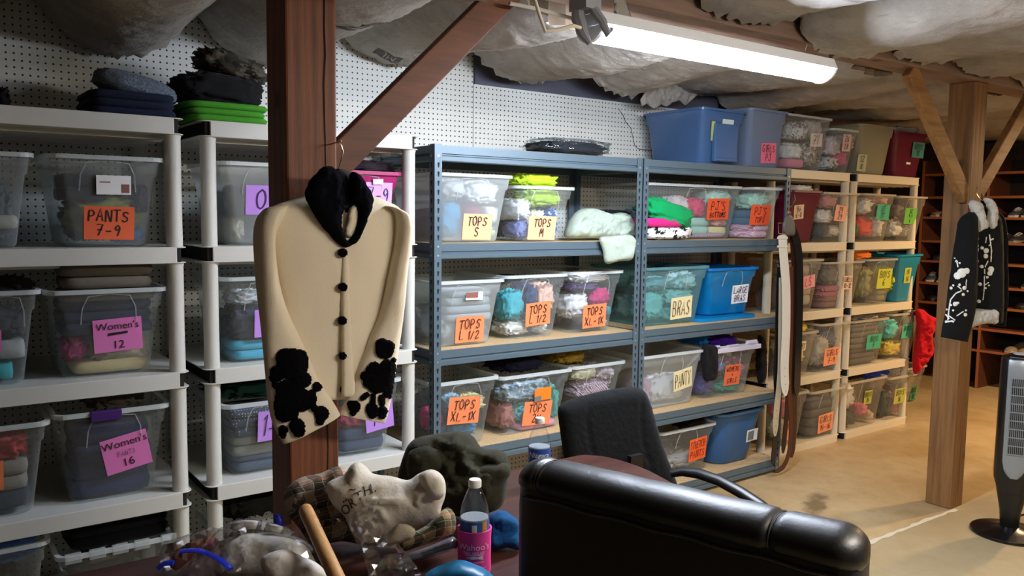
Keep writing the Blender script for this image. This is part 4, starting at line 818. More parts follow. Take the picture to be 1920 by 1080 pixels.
B(.002, .52, 1699, 1741, (707, 704), 'clear bin with dark green sign on the floor beyond the shelves', 'the bin on the floor beyond the shelves', [((1704, 762, 1722, 782), '#d8d020', 'yellow garment', 'f'), ((1706, 735, 1718, 758), '#8a8070', 'khaki garment')], WARMP, rim=RIMW, dp=.3, paper_=((1712, 724, 1722, 752), '#4a8a5a', ['BOYS', '18'], 0), h=.3)
# --- loose clothes on shelves
def place(o, u0, u1, y, z, lab, cat='clothing', group=None):
    a, b = on(u0, 400, y=y), on(u1, 400, y=y); o.location = ((a.x+b.x)/2, y, z); return tag(o, lab, cat, group)
def wide(u0, u1, v0, v1, y):
    vm = (v0+v1)/2; a, b = on(u0, vm, y=y), on(u1, vm, y=y); c, d_ = on((u0+u1)/2, v0, y=y), on((u0+u1)/2, v1, y=y)
    return b.x-a.x, c.z-d_.z
def loose(u0, u1, v0, v1, y, z, dp, colr, lab, kind='c', pat=('plain',), **k):
    W, Hh = wide(u0, u1, v0, v1, y); seed[0] += 1
    o = (folded if kind == 'f' else crumple)('folded_garment' if kind == 'f' else 'garment', cloth(colr, *pat), (W, dp, Hh), seed[0], **k)
    a = on((u0+u1)/2, (v0+v1)/2, y=y); o.location = (a.x, y+dp/2-.02, on((u0+u1)/2, v1, y=y).z if z is None else z); return tag(o, lab, 'clothing')
zT = LT[0]+.002
loose(-30, 26, 150, 198, .1, zT, .25, '#0d0d0e', 'black garment at the very edge of the top white shelf')
loose(165, 345, 170, 216, .02, zT, .34, '#1a2238', 'navy folded trousers under the blue grey roll', 'f', layers=3)
o = loose(176, 338, 134, 184, .04, None, .2, '#44505f', 'blue grey rolled blanket lying on the navy trousers', 'c', ('heather', '#7c8694', '#222222'), amp=.09, e=.75); o.rotation_euler = (0, R(13), 0)
loose(352, 512, 196, 234, .0, zT, .3, '#4a9a2c', 'bright green folded fleece on the second top shelf', 'f', layers=3)
loose(335, 515, 128, 200, .05, None, .28, '#17181a', 'black jacket heaped on the green fleece', amp=.3, nu=44, nv=26)
o = loose(365, 512, 92, 146, .06, None, .24, '#3a342c', 'camouflage jacket slumped over the black jacket', 'c', ('camo', '#5a5348', '#221e1a'), amp=.42, nu=50, nv=30); o.rotation_euler = (0, R(16), 0)
o = loose(1022, 1150, 266, 294, .06, RK[0]+.002, .24, '#24292f', 'grey garments in clear film on top of the rack', amp=.3)
film = plastic('#e8f0f4', .06, .08, 'clear_film', .4, True)
W, Hh = wide(1016, 1158, 262, 296, .06); o2 = crumple('plastic_film', film, (W, .27, Hh), 41, amp=.35, nu=40, nv=20); o2.location = (o.location.x+.01, .16, RK[0]+.002); tag(o2, 'clear film wrapped around garments on top of the rack', 'plastic wrap')
loose(1212, 1308, 424, 452, .01, RK[1]+.002, .17, '#e2e2e4', 'white and black printed garment at the bottom of the loose pile', 'c', ('print', '#1c1c1c', '#c8c8cc'), amp=.2)
loose(1212, 1282, 412, 428, .01, RK[1]+.072, .16, '#d82a80', 'magenta garment in the middle of the loose pile', 'f', layers=1)
o = loose(1212, 1312, 384, 432, .0, RK[1]+.075, .18, '#0f9c58', 'emerald green shirt on top of the loose pile', amp=.3, nu=40); o.rotation_euler = (0, R(14), 0)
loose(1128, 1194, 388, 414, .2, RK[1]+.09, .2, '#17181e', 'black garment behind the pale green sweatshirt')
loose(1140, 1200, 408, 452, .24, RK[1]+.002, .2, '#20242c', 'dark garment under the black one behind the sweatshirt')
loose(905, 985, 500, 520, .3, RK[2]+.24, .12, '#141318', 'black garment behind the bins on the middle grey shelf')
SAGE = cloth('#aebcac')
o = puff('sweatshirt', SAGE, Plane((0, .12, 1.43), (0, -1, .25)), [(1066, 452), (1068, 425), (1084, 402), (1110, 398), (1140, 408), (1168, 406), (1183, 420), (1185, 442), (1180, 456), (1150, 456), (1110, 454)], .05, .07, .010, .06, .05, 5, 2.2)
recenter(o); o.location.z = RK[1]+.002; tag(o, 'pale sage sweatshirt slumped on the grey shelf with a sleeve hanging', 'clothing')
sl = puff('sleeve', SAGE, Plane((0, -.02, 0), (0, -1, 0)), [(1124, 446), (1150, 442), (1180, 440), (1192, 450), (1190, 470), (1184, 487), (1160, 490), (1136, 494), (1130, 470)], .015, .012, .012, .03, .014, 8, 1.6); localize(sl, o)
o = puff('garment', cloth('#c01420'), Plane((4.33, .1, 0), (-.6, -1, 0)), [(1716, 584), (1730, 580), (1742, 590), (1756, 597), (1768, 610), (1766, 628), (1752, 622), (1748, 640), (1752, 658), (1738, 680), (1718, 702), (1711, 690), (1714, 650), (1720, 620)], .03, .015, .012, .05, .035, 6, 1.25)
recenter(o); tag(o, 'red garment hanging off the end of the beige shelving', 'clothing')
o = puff('garment', cloth('#0e0e12'), Plane((0, .05, 0), (0, -1, 0)), [(1316, 652), (1340, 648), (1346, 660), (1345, 705), (1332, 714), (1318, 708)], .012, .01, .012, .03, .01, 9); recenter(o); tag(o, 'black garment hanging over the side of the lilac rimmed bin', 'clothing')
o = puff('garment', cloth('#131317'), Plane((0, .2, 0), (0, -1, 0)), [(1420, 650), (1434, 655), (1436, 715), (1428, 732), (1420, 728)], .02, .02, .012, .03, .008, 10); recenter(o); o.location.z = RK[3]+.002; tag(o, 'black garment stuffed beside the bin with the lilac rim', 'clothing')
# ---------------------------------------------------------------- hanging cardigans
def tubeform(name, mat, pl, rows, parent, off=0.0, n=32, sub=5, fa=.006, sd=1, fq=(9, 3), caps=True):
    """a garment body or sleeve: rows of (left u,v, right u,v, half thickness) on plane pl, lofted into a flattened tube"""
    pl = Plane(pl.p+pl.n*off, pl.n); off = 0
    keys = [[*pl.px(r[0], r[1]), *pl.px(r[2], r[3]), r[4]] for r in rows]; seq = []
    for i in range(len(keys)-1):
        p = [keys[max(i-1, 0)], keys[i], keys[i+1], keys[min(i+2, len(keys)-1)]]
        for k in range(sub):
            t = k/sub; seq.append([.5*(2*b+(c-a)*t+(2*a-5*b+4*c-d)*t*t+(3*b-a-3*c+d)*t**3) for a, b, c, d in zip(*p)])
    seq.append(keys[-1]); rings = []
    for j, (lx, ly, rx, ry, th) in enumerate(seq):
        Lp, Rp = Vector((lx, ly)), Vector((rx, ry)); c = (Lp+Rp)/2; hw = (Rp-Lp)/2; ring = []
        for k in range(n):
            a = 2*math.pi*k/n; q = c+hw*math.cos(a); s = math.sin(a); h = th*spow(s, .75)
            h += fa*fold(Vector((q.x*fq[0], q.y*fq[1], sd)), sd)*abs(s)
            ring.append(pl.w(q, off+h))
        rings.append(ring)
    mb = MB(); mb.loft(rings, caps, caps); o = mb.obj(name, mat, smooth=True, angle=180)
    return localize(o, parent) if parent is not None else o
def conform_patch(name, mat, pl, shapes, target, parent, lift=.0025, thick=.006, step=2.0, rag=.5, sd=1):
    """thick applique cut from discs (u,v,r), capsules (u,v,u2,v2,r) in picture points, laid over the target's front"""
    bv = bvh_of(target, Matrix.Translation(parent.location) @ Matrix.Rotation(parent.rotation_euler[2], 4, 'Z'))
    u0 = min(min(s[0], s[2] if len(s) == 5 else s[0])-s[-1] for s in shapes); u1 = max(max(s[0], s[2] if len(s) == 5 else s[0])+s[-1] for s in shapes)
    v0 = min(min(s[1], s[3] if len(s) == 5 else s[1])-s[-1] for s in shapes); v1 = max(max(s[1], s[3] if len(s) == 5 else s[1])+s[-1] for s in shapes)
    def f(u, v):
        best = -9
        for s in shapes:
            if len(s) == 3: d = s[2]-math.hypot(u-s[0], v-s[1])
            else:
                ax, ay, bx, by, r = s; L = (bx-ax)**2+(by-ay)**2; t = max(0, min(1, ((u-ax)*(bx-ax)+(v-ay)*(by-ay))/max(L, 1e-6)))
                d = r-math.hypot(u-ax-t*(bx-ax), v-ay-t*(by-ay))
            best = max(best, d)
        return best+rag*noise.noise(Vector((u*.45, v*.45, sd)))*2
    nu, nv = int((u1-u0)/step)+2, int((v1-v0)/step)+2; idx = {}; vs = []; val = {}
    for j in range(nv+1):
        for i in range(nu+1): val[i, j] = f(u0+i*step, v0+j*step)
    def vert(i, j):
        if (i, j) not in idx:
            u, v = u0+i*step, v0+j*step; rd = ray(u, v).normalized(); h = bv.ray_cast(CO, rd, 9.0)
            base = h[0] if h[0] else None
            if base is None: idx[i, j] = None; return None
            d = max(0, min(1, val[i, j]/2.5)); bumpy = thick*(.35+.65*d)*(1+.5*noise.noise(Vector((u*.5, v*.5, sd+4))))
            idx[i, j] = len(vs); nn = (pl.n-rd).normalized(); vs.append(base+nn*(lift+bumpy)); vs.append(base-nn*.001)
        return idx[i, j]
    fs = []; cells = {(i, j) for j in range(nv) for i in range(nu) if min(val[i, j], val[i+1, j], val[i, j+1], val[i+1, j+1]) > 0 or sum((val[i, j], val[i+1, j], val[i, j+1], val[i+1, j+1]))/4 > .2}
    for (i, j) in cells:
        q = [vert(i, j), vert(i+1, j), vert(i+1, j+1), vert(i, j+1)]
        if None in q: continue
        fs.append(tuple(q))
        for (di, dj), (a, b) in zip(((0, -1), (1, 0), (0, 1), (-1, 0)), ((0, 1), (1, 2), (2, 3), (3, 0))):
            if (i+di, j+dj) not in cells: fs.append((q[a], q[a]+1, q[b]+1, q[b]))
    if not vs: return None
    mb = MB(); mb.add(vs, fs); o = mb.obj(name, mat, smooth=True, angle=75); return localize(o, parent)
def nearer(o, d, ref):
    v = CO-ref; v.normalize(); o.location = Vector(o.location)+v*d
def knit(color, sc=1.0):
    t = NT('fine_knit'); v = t.coord(); n = t.noise(t.coord((500, 500, 160)), 1.0, 2); lo = t.noise(v, 7, 3)
    t.col(t.mix(t.math('MULTIPLY', lo, .3), color, tuple(x*.82 for x in H(color)))); t.p.inputs['Roughness'].default_value = .9; t.p.inputs['Sheen Weight'].default_value = .2
    t.bump(n, .25, .002); return t.m
def furry(name, color):
    t = NT(name); v = t.coord(); n = t.noise(v, 240, 5, .8); t.col(t.mix(n, tuple(x*.5 for x in H(color)), color)); t.p.inputs['Roughness'].default_value = 1; t.p.inputs['Specular IOR Level'].default_value = .1
    t.bump(n, .9, .006); return t.m
CREAM = knit('#ecdfc4'); BLKF = furry('black_chenille', '#0c0a0e'); NAVYF = furry('black_ruffle', '#0e0e18')
PC = Plane((0, -1.0, 0), (0, -1, 0)); REFA = Vector((-.86, -1.0, 1.2)); REFB = Vector((2.72, -1.0, 1.2))
cg = thing('cardigan', 'cream cardigan with black poodle cuffs hanging on the red post', 'cardigan', (-.86, -1.0, .95))
body = tubeform('body', CREAM, PC, [(577, 364, 696, 366, .012), (560, 370, 710, 371, .022), (538, 377, 728, 379, .03), (516, 385, 746, 389, .037), (502, 396, 754, 404, .043), (498, 430, 752, 432, .05), (506, 480, 744, 480, .052), (518, 540, 735, 540, .046), (528, 620, 726, 620, .04), (534, 690, 720, 690, .037), (538, 746, 716, 744, .035)], cg, -.01, 40, 5, .007, 3, (7, 2))
slL = tubeform('sleeve', CREAM, PC, [(520, 386, 540, 386, .012), (496, 393, 528, 412, .034), (480, 425, 512, 445, .042), (480, 495, 517, 508, .04), (486, 570, 533, 573, .036), (493, 640, 564, 640, .032), (498, 700, 593, 706, .028), (503, 756, 622, 750, .025), (512, 797, 633, 768, .024), (531, 832, 637, 777, .022)], cg, .030, 32, 5, .006, 5, (8, 4))
slR = tubeform('sleeve', CREAM, PC, [(722, 386, 742, 388, .012), (740, 398, 762, 404, .03), (742, 438, 766, 430, .038), (731, 502, 760, 500, .038), (714, 585, 753, 588, .034), (693, 635, 748, 635, .03), (672, 690, 741, 690, .027), (655, 735, 733, 738, .025), (642, 765, 726, 776, .023), (636, 777, 720, 793, .02)], cg, .030, 32, 5, .006, 6, (8, 4))
pk = puff('placket', CREAM, PC, [(641, 468), (651, 466), (655, 500), (657, 560), (660, 640), (664, 700), (668, 744), (640, 746), (641, 700), (640, 600)], .006, .004, .008, .012, .0, 2, smooth=False, parent=cg); nearer(pk, .044, REFA)
col1 = puff('collar', NAVYF, PC, [(600, 326), (612, 319), (628, 323), (641, 345), (646, 390), (640, 425), (648, 452), (660, 462), (652, 468), (636, 463), (610, 436), (588, 404), (573, 372), (583, 346)], .03, .012, .007, .03, .008, 4, 3.0, rag=.003, parent=cg); nearer(col1, .05, REFA)
col2 = puff('collar', NAVYF, PC, [(656, 332), (668, 330), (682, 345), (692, 362), (699, 382), (690, 412), (678, 440), (672, 456), (654, 466), (648, 460), (662, 444), (670, 418), (668, 395), (656, 384), (654, 356)], .028, .012, .007, .03, .008, 7, 3.0, rag=.003, parent=cg); nearer(col2, .05, REFA)
cin = puff('collar_lining', pm('lining', '#1c1d26', .9), PC, [(628, 322), (660, 331), (672, 380), (660, 432), (640, 428), (640, 350)], .006, .006, .012, .02, 0, 1, parent=cg); nearer(cin, .03, REFA)
cpt = puff('neckline', CREAM, PC, [(648, 428), (655, 396), (668, 394), (668, 425), (656, 450), (644, 446)], .006, .004, .01, .02, 0, 1, parent=cg); nearer(cpt, .052, REFA)
for (u, v) in ((642, 474), (642, 538), (641, 601), (643, 667), (645, 731)):
    o = conform_patch('button', BLKF, PC, [(u, v, 8.2)], pk if 0 else body, cg, .009, .008, 1.6, 1.2, u+v)
DOGL = [(548, 683, 30), (536, 672, 19), (562, 672, 17), (520, 700, 15), (513, 708, 9), (516, 722, 7), (569, 712, 15), (560, 718, 13), (595, 725, 9), (540, 735, 24), (533, 760, 21), (565, 750, 22), (578, 748, 16), (532, 775, 17), (590, 766, 585, 760, 7), (603, 775, 14), (600, 790, 8), (552, 786, 552, 770, 7), (557, 799, 15), (560, 808, 12), (531, 806, 9), (529, 815, 8), (523, 745, 525, 780, 9), (585, 737, 7)]
DOGR = [(721, 655, 18), (716, 647, 13), (728, 650, 12), (702, 690, 12), (694, 694, 9), (727, 690, 16), (722, 715, 21), (706, 720, 18), (693, 716, 13), (684, 705, 9), (730, 735, 12), (688, 740, 680, 746, 5), (664, 762, 12), (658, 758, 8), (662, 774, 6), (697, 767, 12), (698, 776, 9), (718, 770, 9), (716, 778, 8), (738, 675, 5), (733, 705, 10), (716, 745, 716, 755, 6), (700, 742, 699, 755, 5)]
conform_patch('poodle_applique', BLKF, PC, DOGL, slL, cg, .002, .007, 1.8, .8, 3)
conform_patch('poodle_applique', BLKF, PC, DOGR, slR, cg, .002, .007, 1.8, .8, 4)
hg = thing('clothes_hanger', 'dark hanger with wire hook holding the cream cardigan', 'hanger', (-.86, -1.0, 1.5))
mb = MB(); mb.tube([on(u, v, y=-.985) for u, v in ((634, 335), (634, 322), (636, 312), (641, 296), (643, 284), (640, 273), (634, 268), (628, 268))], .0017, 6); localize(mb.obj('hook', pm('hook_wire', '#b9a88a', .25, 1), smooth=True), hg)
mb = MB(); a = on(634, 334, y=-.995); mb.box(a.x-.012, a.x+.012, -1.004, -.986, a.z-.018, a.z+.006); mb.tube([(a.x-.15, -.995, a.z-.105), (a.x-.09, -.995, a.z-.07), (a.x, -.995, a.z-.014), (a.x+.07, -.995, a.z-.065), (a.x+.13, -.995, a.z-.10)], .008, 8); localize(mb.obj('shoulder_bar', pm('hanger_plastic', '#16161a', .4), smooth=True), hg)
mb = MB(); b = on(628, 269, y=-.95); mb.tube([(b.x, -.928, b.z), (b.x, -.99, b.z+.004)], .0018, 6); o = recenter(mb.obj('nail', pm('steel', '#8a8a8a', .35, 1))); tag(o, 'nail in the red post carrying the hanger hook', 'nail')
# black embroidered cardigan on the pale post
BLKK = cloth('#101214'); WEMB = pm('white_embroidery', '#e4e6e2', .85, spec=.1); WFUR = furry('white_fur', '#faf8f0')
PB = Plane((2.72, -1.02, 0), (-.28, -1, 0))
bg = thing('cardigan', 'black cardigan with white fur collar and floral embroidery on the pale post', 'cardigan', (2.72, -1.0, .75))
bb = tubeform('body', BLKK, PB, [(1830, 388, 1860, 388, .02), (1818, 402, 1868, 402, .04), (1812, 425, 1874, 420, .05), (1816, 470, 1876, 465, .05), (1820, 520, 1877, 515, .045), (1822, 570, 1877, 565, .045), (1820, 608, 1877, 604, .04)], bg, -.01, 36, 5, .012, 4, (10, 2))
bs = tubeform('sleeve', BLKK, PB, [(1818, 398, 1830, 398, .015), (1806, 410, 1828, 418, .04), (1799, 440, 1827, 445, .045), (1790, 490, 1828, 490, .042), (1783, 530, 1829, 530, .04), (1776, 580, 1826, 580, .036), (1769, 615, 1818, 615, .034), (1766, 632, 1812, 641, .03)], bg, .035, 32, 5, .01, 5, (8, 4))
bs2 = tubeform('sleeve', BLKK, PB, [(1862, 398, 1874, 400, .015), (1866, 412, 1878, 412, .035), (1870, 450, 1881, 450, .04), (1872, 520, 1882, 520, .04), (1871, 580, 1881, 580, .035), (1870, 610, 1880, 612, .03)], bg, -.035, 24, 4, .008, 6)
o = puff('fur_collar', WFUR, PB, [(1816, 384), (1824, 376), (1834, 380), (1840, 395), (1844, 412), (1848, 428), (1838, 434), (1830, 438), (1827, 420), (1822, 402)], .035, .01, .008, .03, .014, 3, 4, rag=.006, parent=bg); nearer(o, .05, REFB)
o = puff('fur_collar', WFUR, PB, [(1842, 374), (1855, 373), (1863, 384), (1867, 398), (1866, 415), (1861, 430), (1852, 428), (1849, 412), (1852, 398), (1848, 384)], .03, .01, .008, .03, .014, 5, 4, rag=.006, parent=bg); nearer(o, .05, REFB)
o = puff('fur_hem', WFUR, PB, [(1818, 590), (1832, 578), (1850, 580), (1869, 582), (1868, 606), (1850, 606), (1833, 610), (1819, 613)], .02, .012, .01, .03, .01, 8, 4, rag=.004, parent=bg); nearer(o, .05, REFB)
for (u, v) in ((1841, 465), (1840, 500), (1837, 533), (1835, 565)): conform_patch('button', WEMB, PB, [(u, v, 3.4)], bb, bg, .004, .006, .9, 0, 1)
V1 = [(1826, 445, 1827, 470, 1.3), (1827, 470, 1829, 500, 1.2), (1830, 468, 5), (1829, 478, 4.5), (1824, 492, 3), (1829, 512, 4), (1822, 505, 3), (1826, 520, 1827, 545, 1), (1832, 450, 1834, 462, 1), (1823, 470, 1821, 460, 1), (1832, 490, 3), (1824, 454, 1.6), (1834, 448, 1.5)]
V2 = [(1849, 470, 5), (1848, 480, 4.5), (1855, 440, 1859, 470, 1.2), (1859, 470, 1858, 490, 1.2), (1858, 505, 6), (1856, 512, 5), (1846, 505, 1845, 545, 1.1), (1845, 545, 1843, 562, .9), (1845, 535, 1853, 530, 1.2), (1854, 535, 2), (1848, 455, 1849, 445, 1.1), (1857, 450, 1862, 448, 1.5), (1855, 460, 1.8), (1852, 490, 1847, 500, 1.3), (1851, 520, 2.6), (1848, 540, 2)]
V3 = [(1803, 512, 9), (1795, 517, 7), (1812, 508, 6), (1796, 500, 1793, 488, 1.2), (1793, 490, 2.4), (1799, 493, 2), (1790, 484, 1.6), (1812, 524, 1811, 538, 1), (1808, 540, 4), (1803, 545, 1792, 550, 1.3), (1792, 550, 1782, 562, 1.3), (1782, 562, 1779, 580, 1.3), (1779, 580, 1777, 600, 1.3), (1783, 540, 3), (1787, 535, 2), (1791, 570, 4.5), (1796, 568, 2.5), (1780, 593, 1790, 600, 1.3), (1777, 603, 1785, 602, 1.6), (1794, 592, 1806, 584, 1.2), (1810, 590, 3.5), (1811, 582, 2), (1773, 590, 1779, 597, 1.4), (1774, 603, 2.6), (1787, 582, 2), (1799, 534, 2.5), (1806, 552, 3), (1814, 546, 2), (1787, 603, 2), (1796, 537, 1802, 542, 1.2), (1775, 580, 2), (1783, 572, 2)]
conform_patch('embroidery', WEMB, PB, V1, bb, bg, .001, .003, .6, .25, 2); conform_patch('embroidery', WEMB, PB, V2, bb, bg, .001, .003, .6, .25, 3); conform_patch('embroidery', WEMB, PB, V3, bs, bg, .001, .003, .6, .25, 4)
hb = thing('clothes_hanger', 'bent wire hanger at the top of the black cardigan', 'hanger', (2.72, -1.0, 1.5))
mb = MB(); mb.tube([PB.w(PB.px(u, v), .0) for u, v in ((1846, 378), (1838, 374), (1832, 366), (1829, 357), (1833, 350))], .002, 6); localize(mb.obj('hook', pm('hook_wire', '#b9a88a', .25, 1), smooth=True), hb)
mb = MB(); mb.tube([PB.w(PB.px(u, v), -.01) for u, v in ((1812, 412), (1842, 380), (1872, 410))], .004, 6); localize(mb.obj('shoulder_bar', pm('hook_wire', '#b9a88a', .25, 1), smooth=True), hb)
# ---------------------------------------------------------------- belts on the rack corner
def belt(pts, wpx, color, lab, y=-.03, rough=.35, buckle=None, holes=False, bc='#c8c8c8'):
    P = smooth_poly(pts, 12, False); W = [on(p.x, p.y, y=y-(.012 if 0 else 0)) for p in P]; n = len(W)
    hw = (on(pts[0][0]+wpx/2, pts[0][1], y=y)-on(pts[0][0]-wpx/2, pts[0][1], y=y)).length/2
    t = thing('belt', lab, 'belt', (W[0].x, y, min(p.z for p in W)), 0, 'belts hanging on the corner of the rack'); mb = MB(); rings = []
    for i, p in enumerate(W):
        d = (W[min(i+1, n-1)]-W[max(i-1, 0)]).normalized(); s = d.cross(Vector((0, -1, 0))).normalized(); k = hw*(1 if i < n-2 else .75 if i < n-1 else .3)
        rings.append([p+s*k+Vector((0, -.0018, 0)), p-s*k+Vector((0, -.0018, 0)), p-s*k+Vector((0, .0018, 0)), p+s*k+Vector((0, .0018, 0))])
    mb.loft(rings); st = mb.obj('strap', pm('belt_leather', color, rough), t); localize(st, t)
    if buckle:
        u, v, w_, h_ = buckle; mb = MB(); q = [on(u+a*w_/2, v+b*h_/2, y=y-.006) for a, b in ((-1, -1), (1, -1), (1.05, 1), (-.95, 1))]; mb.tube(q+[q[0], q[1]], .0032, 6); q2 = [on(u, v-h_/2, y=y-.007), on(u, v+h_/2, y=y-.007)]; mb.tube(q2, .002, 6)
        localize(mb.obj('buckle', pm('buckle_metal', bc, .25, 1), smooth=True), t)
        mb = MB()
        for dv in (h_*.9, h_*1.7): a = on(u, v+dv, y=y-.004); mb.box(a.x-hw*1.15, a.x+hw*1.15, y-.006, y+.004, a.z-.006, a.z+.006)
        localize(mb.obj('keeper_loop', pm('belt_leather', color, rough), t), t)
    if holes:
        for i in range(4):
            j = n-2-i
            if j > 1:
                c = W[j]; mb2 = MB(); mb2.add([(c.x+.003*math.cos(k*math.pi/4), y-.0022, c.z+.003*math.sin(k*math.pi/4)) for k in range(8)], [tuple(range(8))])
                localize(mb2.obj('hole', pm('slot_dark', '#0b0e12', .8), t), t)
    return t
belt([(1467, 440), (1470, 490), (1474, 540), (1474, 620), (1471, 690), (1473, 742)], 15, '#d9d6cc', 'broad white belt with silver buckle hanging in front', -.065, .45, (1468, 428, 17, 20), True)
belt([(1466, 520), (1465, 600), (1463, 700), (1456, 770), (1453, 818)], 10, '#b3aa94', 'off white narrow belt hanging behind the white one', -.048, .5, None, True)
belt([(1477, 420), (1466, 470), (1460, 540), (1458, 620), (1455, 700), (1458, 780), (1452, 840), (1449, 872)], 9, '#131214', 'black belt hanging left of the white one', -.036, .3, (1470, 495, 24, 10))
belt([(1482, 420), (1496, 460), (1500, 520), (1499, 600), (1496, 680), (1494, 742)], 12, '#1b1f20', 'shiny black belt looped to the right of the white one', -.04, .2)
belt([(1486, 440), (1491, 520), (1490, 620), (1489, 700), (1488, 800), (1484, 858)], 11, '#3a1c14', 'dark brown belt reaching almost to the floor', -.026, .4)
belt([(1484, 500), (1483, 620), (1480, 720), (1483, 800), (1479, 850), (1468, 876), (1452, 886)], 7, '#4a2418', 'thin reddish brown belt curling onto the floor', -.055, .4)
belt([(1478, 520), (1480, 640), (1476, 760), (1468, 850)], 8, '#2a1812', 'brown belt hanging straight behind the curling one', -.02, .4)
mb = MB(); mb.tube([on(u, v, y=-.03) for u, v in ((1490, 366), (1491, 374), (1485, 384), (1480, 390), (1479, 400))], .003, 6); mb.tube([on(u, v, y=-.045) for u, v in ((1476, 396), (1476, 424), (1482, 424), (1482, 396))], .004, 6)
mb.tube([on(1490, 366, y=-.03), on(1487, 366, y=.002)], .003, 6)
o = recenter(mb.obj('belt_hook', pm('chrome', '#d8d8d8', .15, 1), smooth=True)); tag(o, 'chrome hook on the rack corner holding the belts', 'hook')
o = puff('belt_tag', pm('grey_leather', '#5c5a58', .5), Plane((0, -.075, 0), (0, -1, 0)), [(1474, 404), (1484, 402), (1490, 420), (1490, 440), (1474, 440), (1468, 424)], .008, .006, .01, .02); recenter(o); tag(o, 'grey leather purse-like tab hanging from the belt hook', 'leather tab')
# ---------------------------------------------------------------- table and what lies on it
TW = wood('table_laminate', '#4a2a22', '#341a15', .8, 'X', False, .35)
t = thing('work_table', 'dark reddish wood-grain table with a rounded end beside the red post', 'table', (-1.0, -1.3, 0))
ol = smooth_poly([(-2.1, -1.10), (-1.3, -1.045), (-.5, -1.0), (-.10, -.978), (0.0, -.986), (.04, -1.03), (.06, -1.12), (.055, -1.23), (.03, -1.34), (.0, -1.52), (-.06, -1.60), (-.2, -1.625), (-1.2, -1.66), (-2.1, -1.7)], .05)
mb = MB(); mb.loft([[Vector((p.x, p.y, z)) for p in ol] for z in (.72, .75)]); localize(mb.obj('tabletop', TW, bevel=.004), t)
for (x, y_) in ((-1.95, -1.2), (-1.95, -1.58), (-.15, -1.12), (-.15, -1.5)):
    mb = MB(); mb.tube([(x, y_, 0), (x, y_, .72)], .02, 10); localize(mb.obj('leg', pm('table_leg', '#1a1a1a', .4), smooth=True), t)
def settle(o, z=.7515):
    for v in o.data.vertices:
        q = (o.matrix_basis @ v.co).z
        if q < z: v.co.z += z-q-min(.004, (z-q)*.05)*0
def vplane(t, u=640, tilt=.35):     # a plane facing the viewer's side of the room at distance t
    p = at(u, 1000, t); return Plane(p, (-FW.x, -FW.y, tilt))
def tplane(u, vb, tilt=.35, z=.753):     # the same, standing on the table where picture point (u, vb) meets it
    return Plane(on(u, vb, z=z), (-FW.x, -FW.y, tilt))
OLIVE = cloth('#2f2e20', sc=1); GREYS = cloth('#cfc6b6')
o = puff('sweater', OLIVE, tplane(860, 968), [(757, 858), (775, 830), (810, 820), (855, 814), (885, 822), (905, 846), (940, 850), (955, 872), (953, 910), (945, 945), (930, 962), (880, 975), (820, 968), (770, 955), (745, 915)], .09, .03, .009, .09, .055, 12, 1.15)
recenter(o); o.location.z = .752; tag(o, 'dark olive sweater heaped on the table behind the water bottle', 'clothing')
for nm, ol_, sd in (('sleeve', [(842, 895), (880, 880), (930, 868), (956, 872), (950, 900), (900, 925), (850, 930)], 3), ('hood', [(765, 850), (800, 832), (840, 850), (838, 888), (800, 905), (766, 895)], 5)):
    q = puff(nm, OLIVE, tplane(860, 985), ol_, .04, .03, .011, .035, .02, sd, 1.4); localize(q, o)
# plaid shirt
PLD = cloth('#a3927a', 'plaid', '#d8cdb8', '#2a2320', .62); PLG = cloth('#a08e60', 'plaid', '#c8d2ca', '#161c19', .55)
o = puff('plaid_shirt', PLD, tplane(640, 1018), [(533, 975), (560, 948), (600, 938), (640, 925), (665, 960), (700, 1000), (760, 1010), (760, 1060), (700, 1075), (640, 1066), (590, 1075), (560, 1040), (538, 1010)], .045, .03, .009, .07, .05, 22, 1.7); recenter(o); o.location.z = .753
tag(o, 'brown plaid shirt bunched on the table under the grey sweatshirt', 'clothing')
o2 = puff('rolled_plaid_shirt', PLG, tplane(790, 1044), [(745, 1030), (770, 1015), (800, 1000), (825, 975), (840, 966), (852, 978), (855, 1000), (850, 1015), (820, 1028), (780, 1042), (752, 1050)], .04, .04, .01, .035, .01, 6, 1.4); recenter(o2); o2.location.z = .765
tag(o2, 'rolled green and tan striped plaid shirt beside the pink koozie', 'clothing')
o3 = puff('silver_garment', pm('silver_cloth', '#9a9aa2', .3, .5), tplane(780, 1072), [(700, 1062), (740, 1052), (800, 1035), (850, 1015), (858, 1022), (856, 1038), (820, 1050), (760, 1068), (710, 1082)], .025, .02, .011, .03, .012, 4, 1.8); recenter(o3); o3.location.z = .753; tag(o3, 'shiny silver garment edge lying on the table before the koozie', 'clothing')
SW = puff('sweatshirt', GREYS, tplane(720, 1056), [(611, 912), (622, 900), (645, 890), (658, 872), (672, 866), (686, 874), (700, 888), (735, 893), (765, 900), (785, 888), (808, 880), (826, 888), (835, 905), (835, 930), (828, 950), (822, 968), (790, 984), (755, 990), (720, 1008), (690, 1020), (660, 1000), (645, 968), (622, 944)], .06, .03, .008, .09, .022, 31, 1.5)
tag(SW, 'light grey sweatshirt with letters O R T H on top of the plaid shirts', 'clothing')
q = puff('cuff', GREYS, tplane(720, 1074), [(785, 892), (806, 882), (826, 890), (834, 908), (830, 932), (812, 938), (795, 920)], .02, .02, .009, .02, .016, 3, 2.5); q.parent = SW
q = puff('hem_band', cloth('#b0a28e'), tplane(720, 1076), [(728, 1004), (742, 985), (760, 982), (778, 992), (775, 1008), (745, 1020), (722, 1022)], .008, .01, .01, .02, .0, 3); q.parent = SW
bv = bvh_of(SW); PS = tplane(720, 1056); mb = MB()
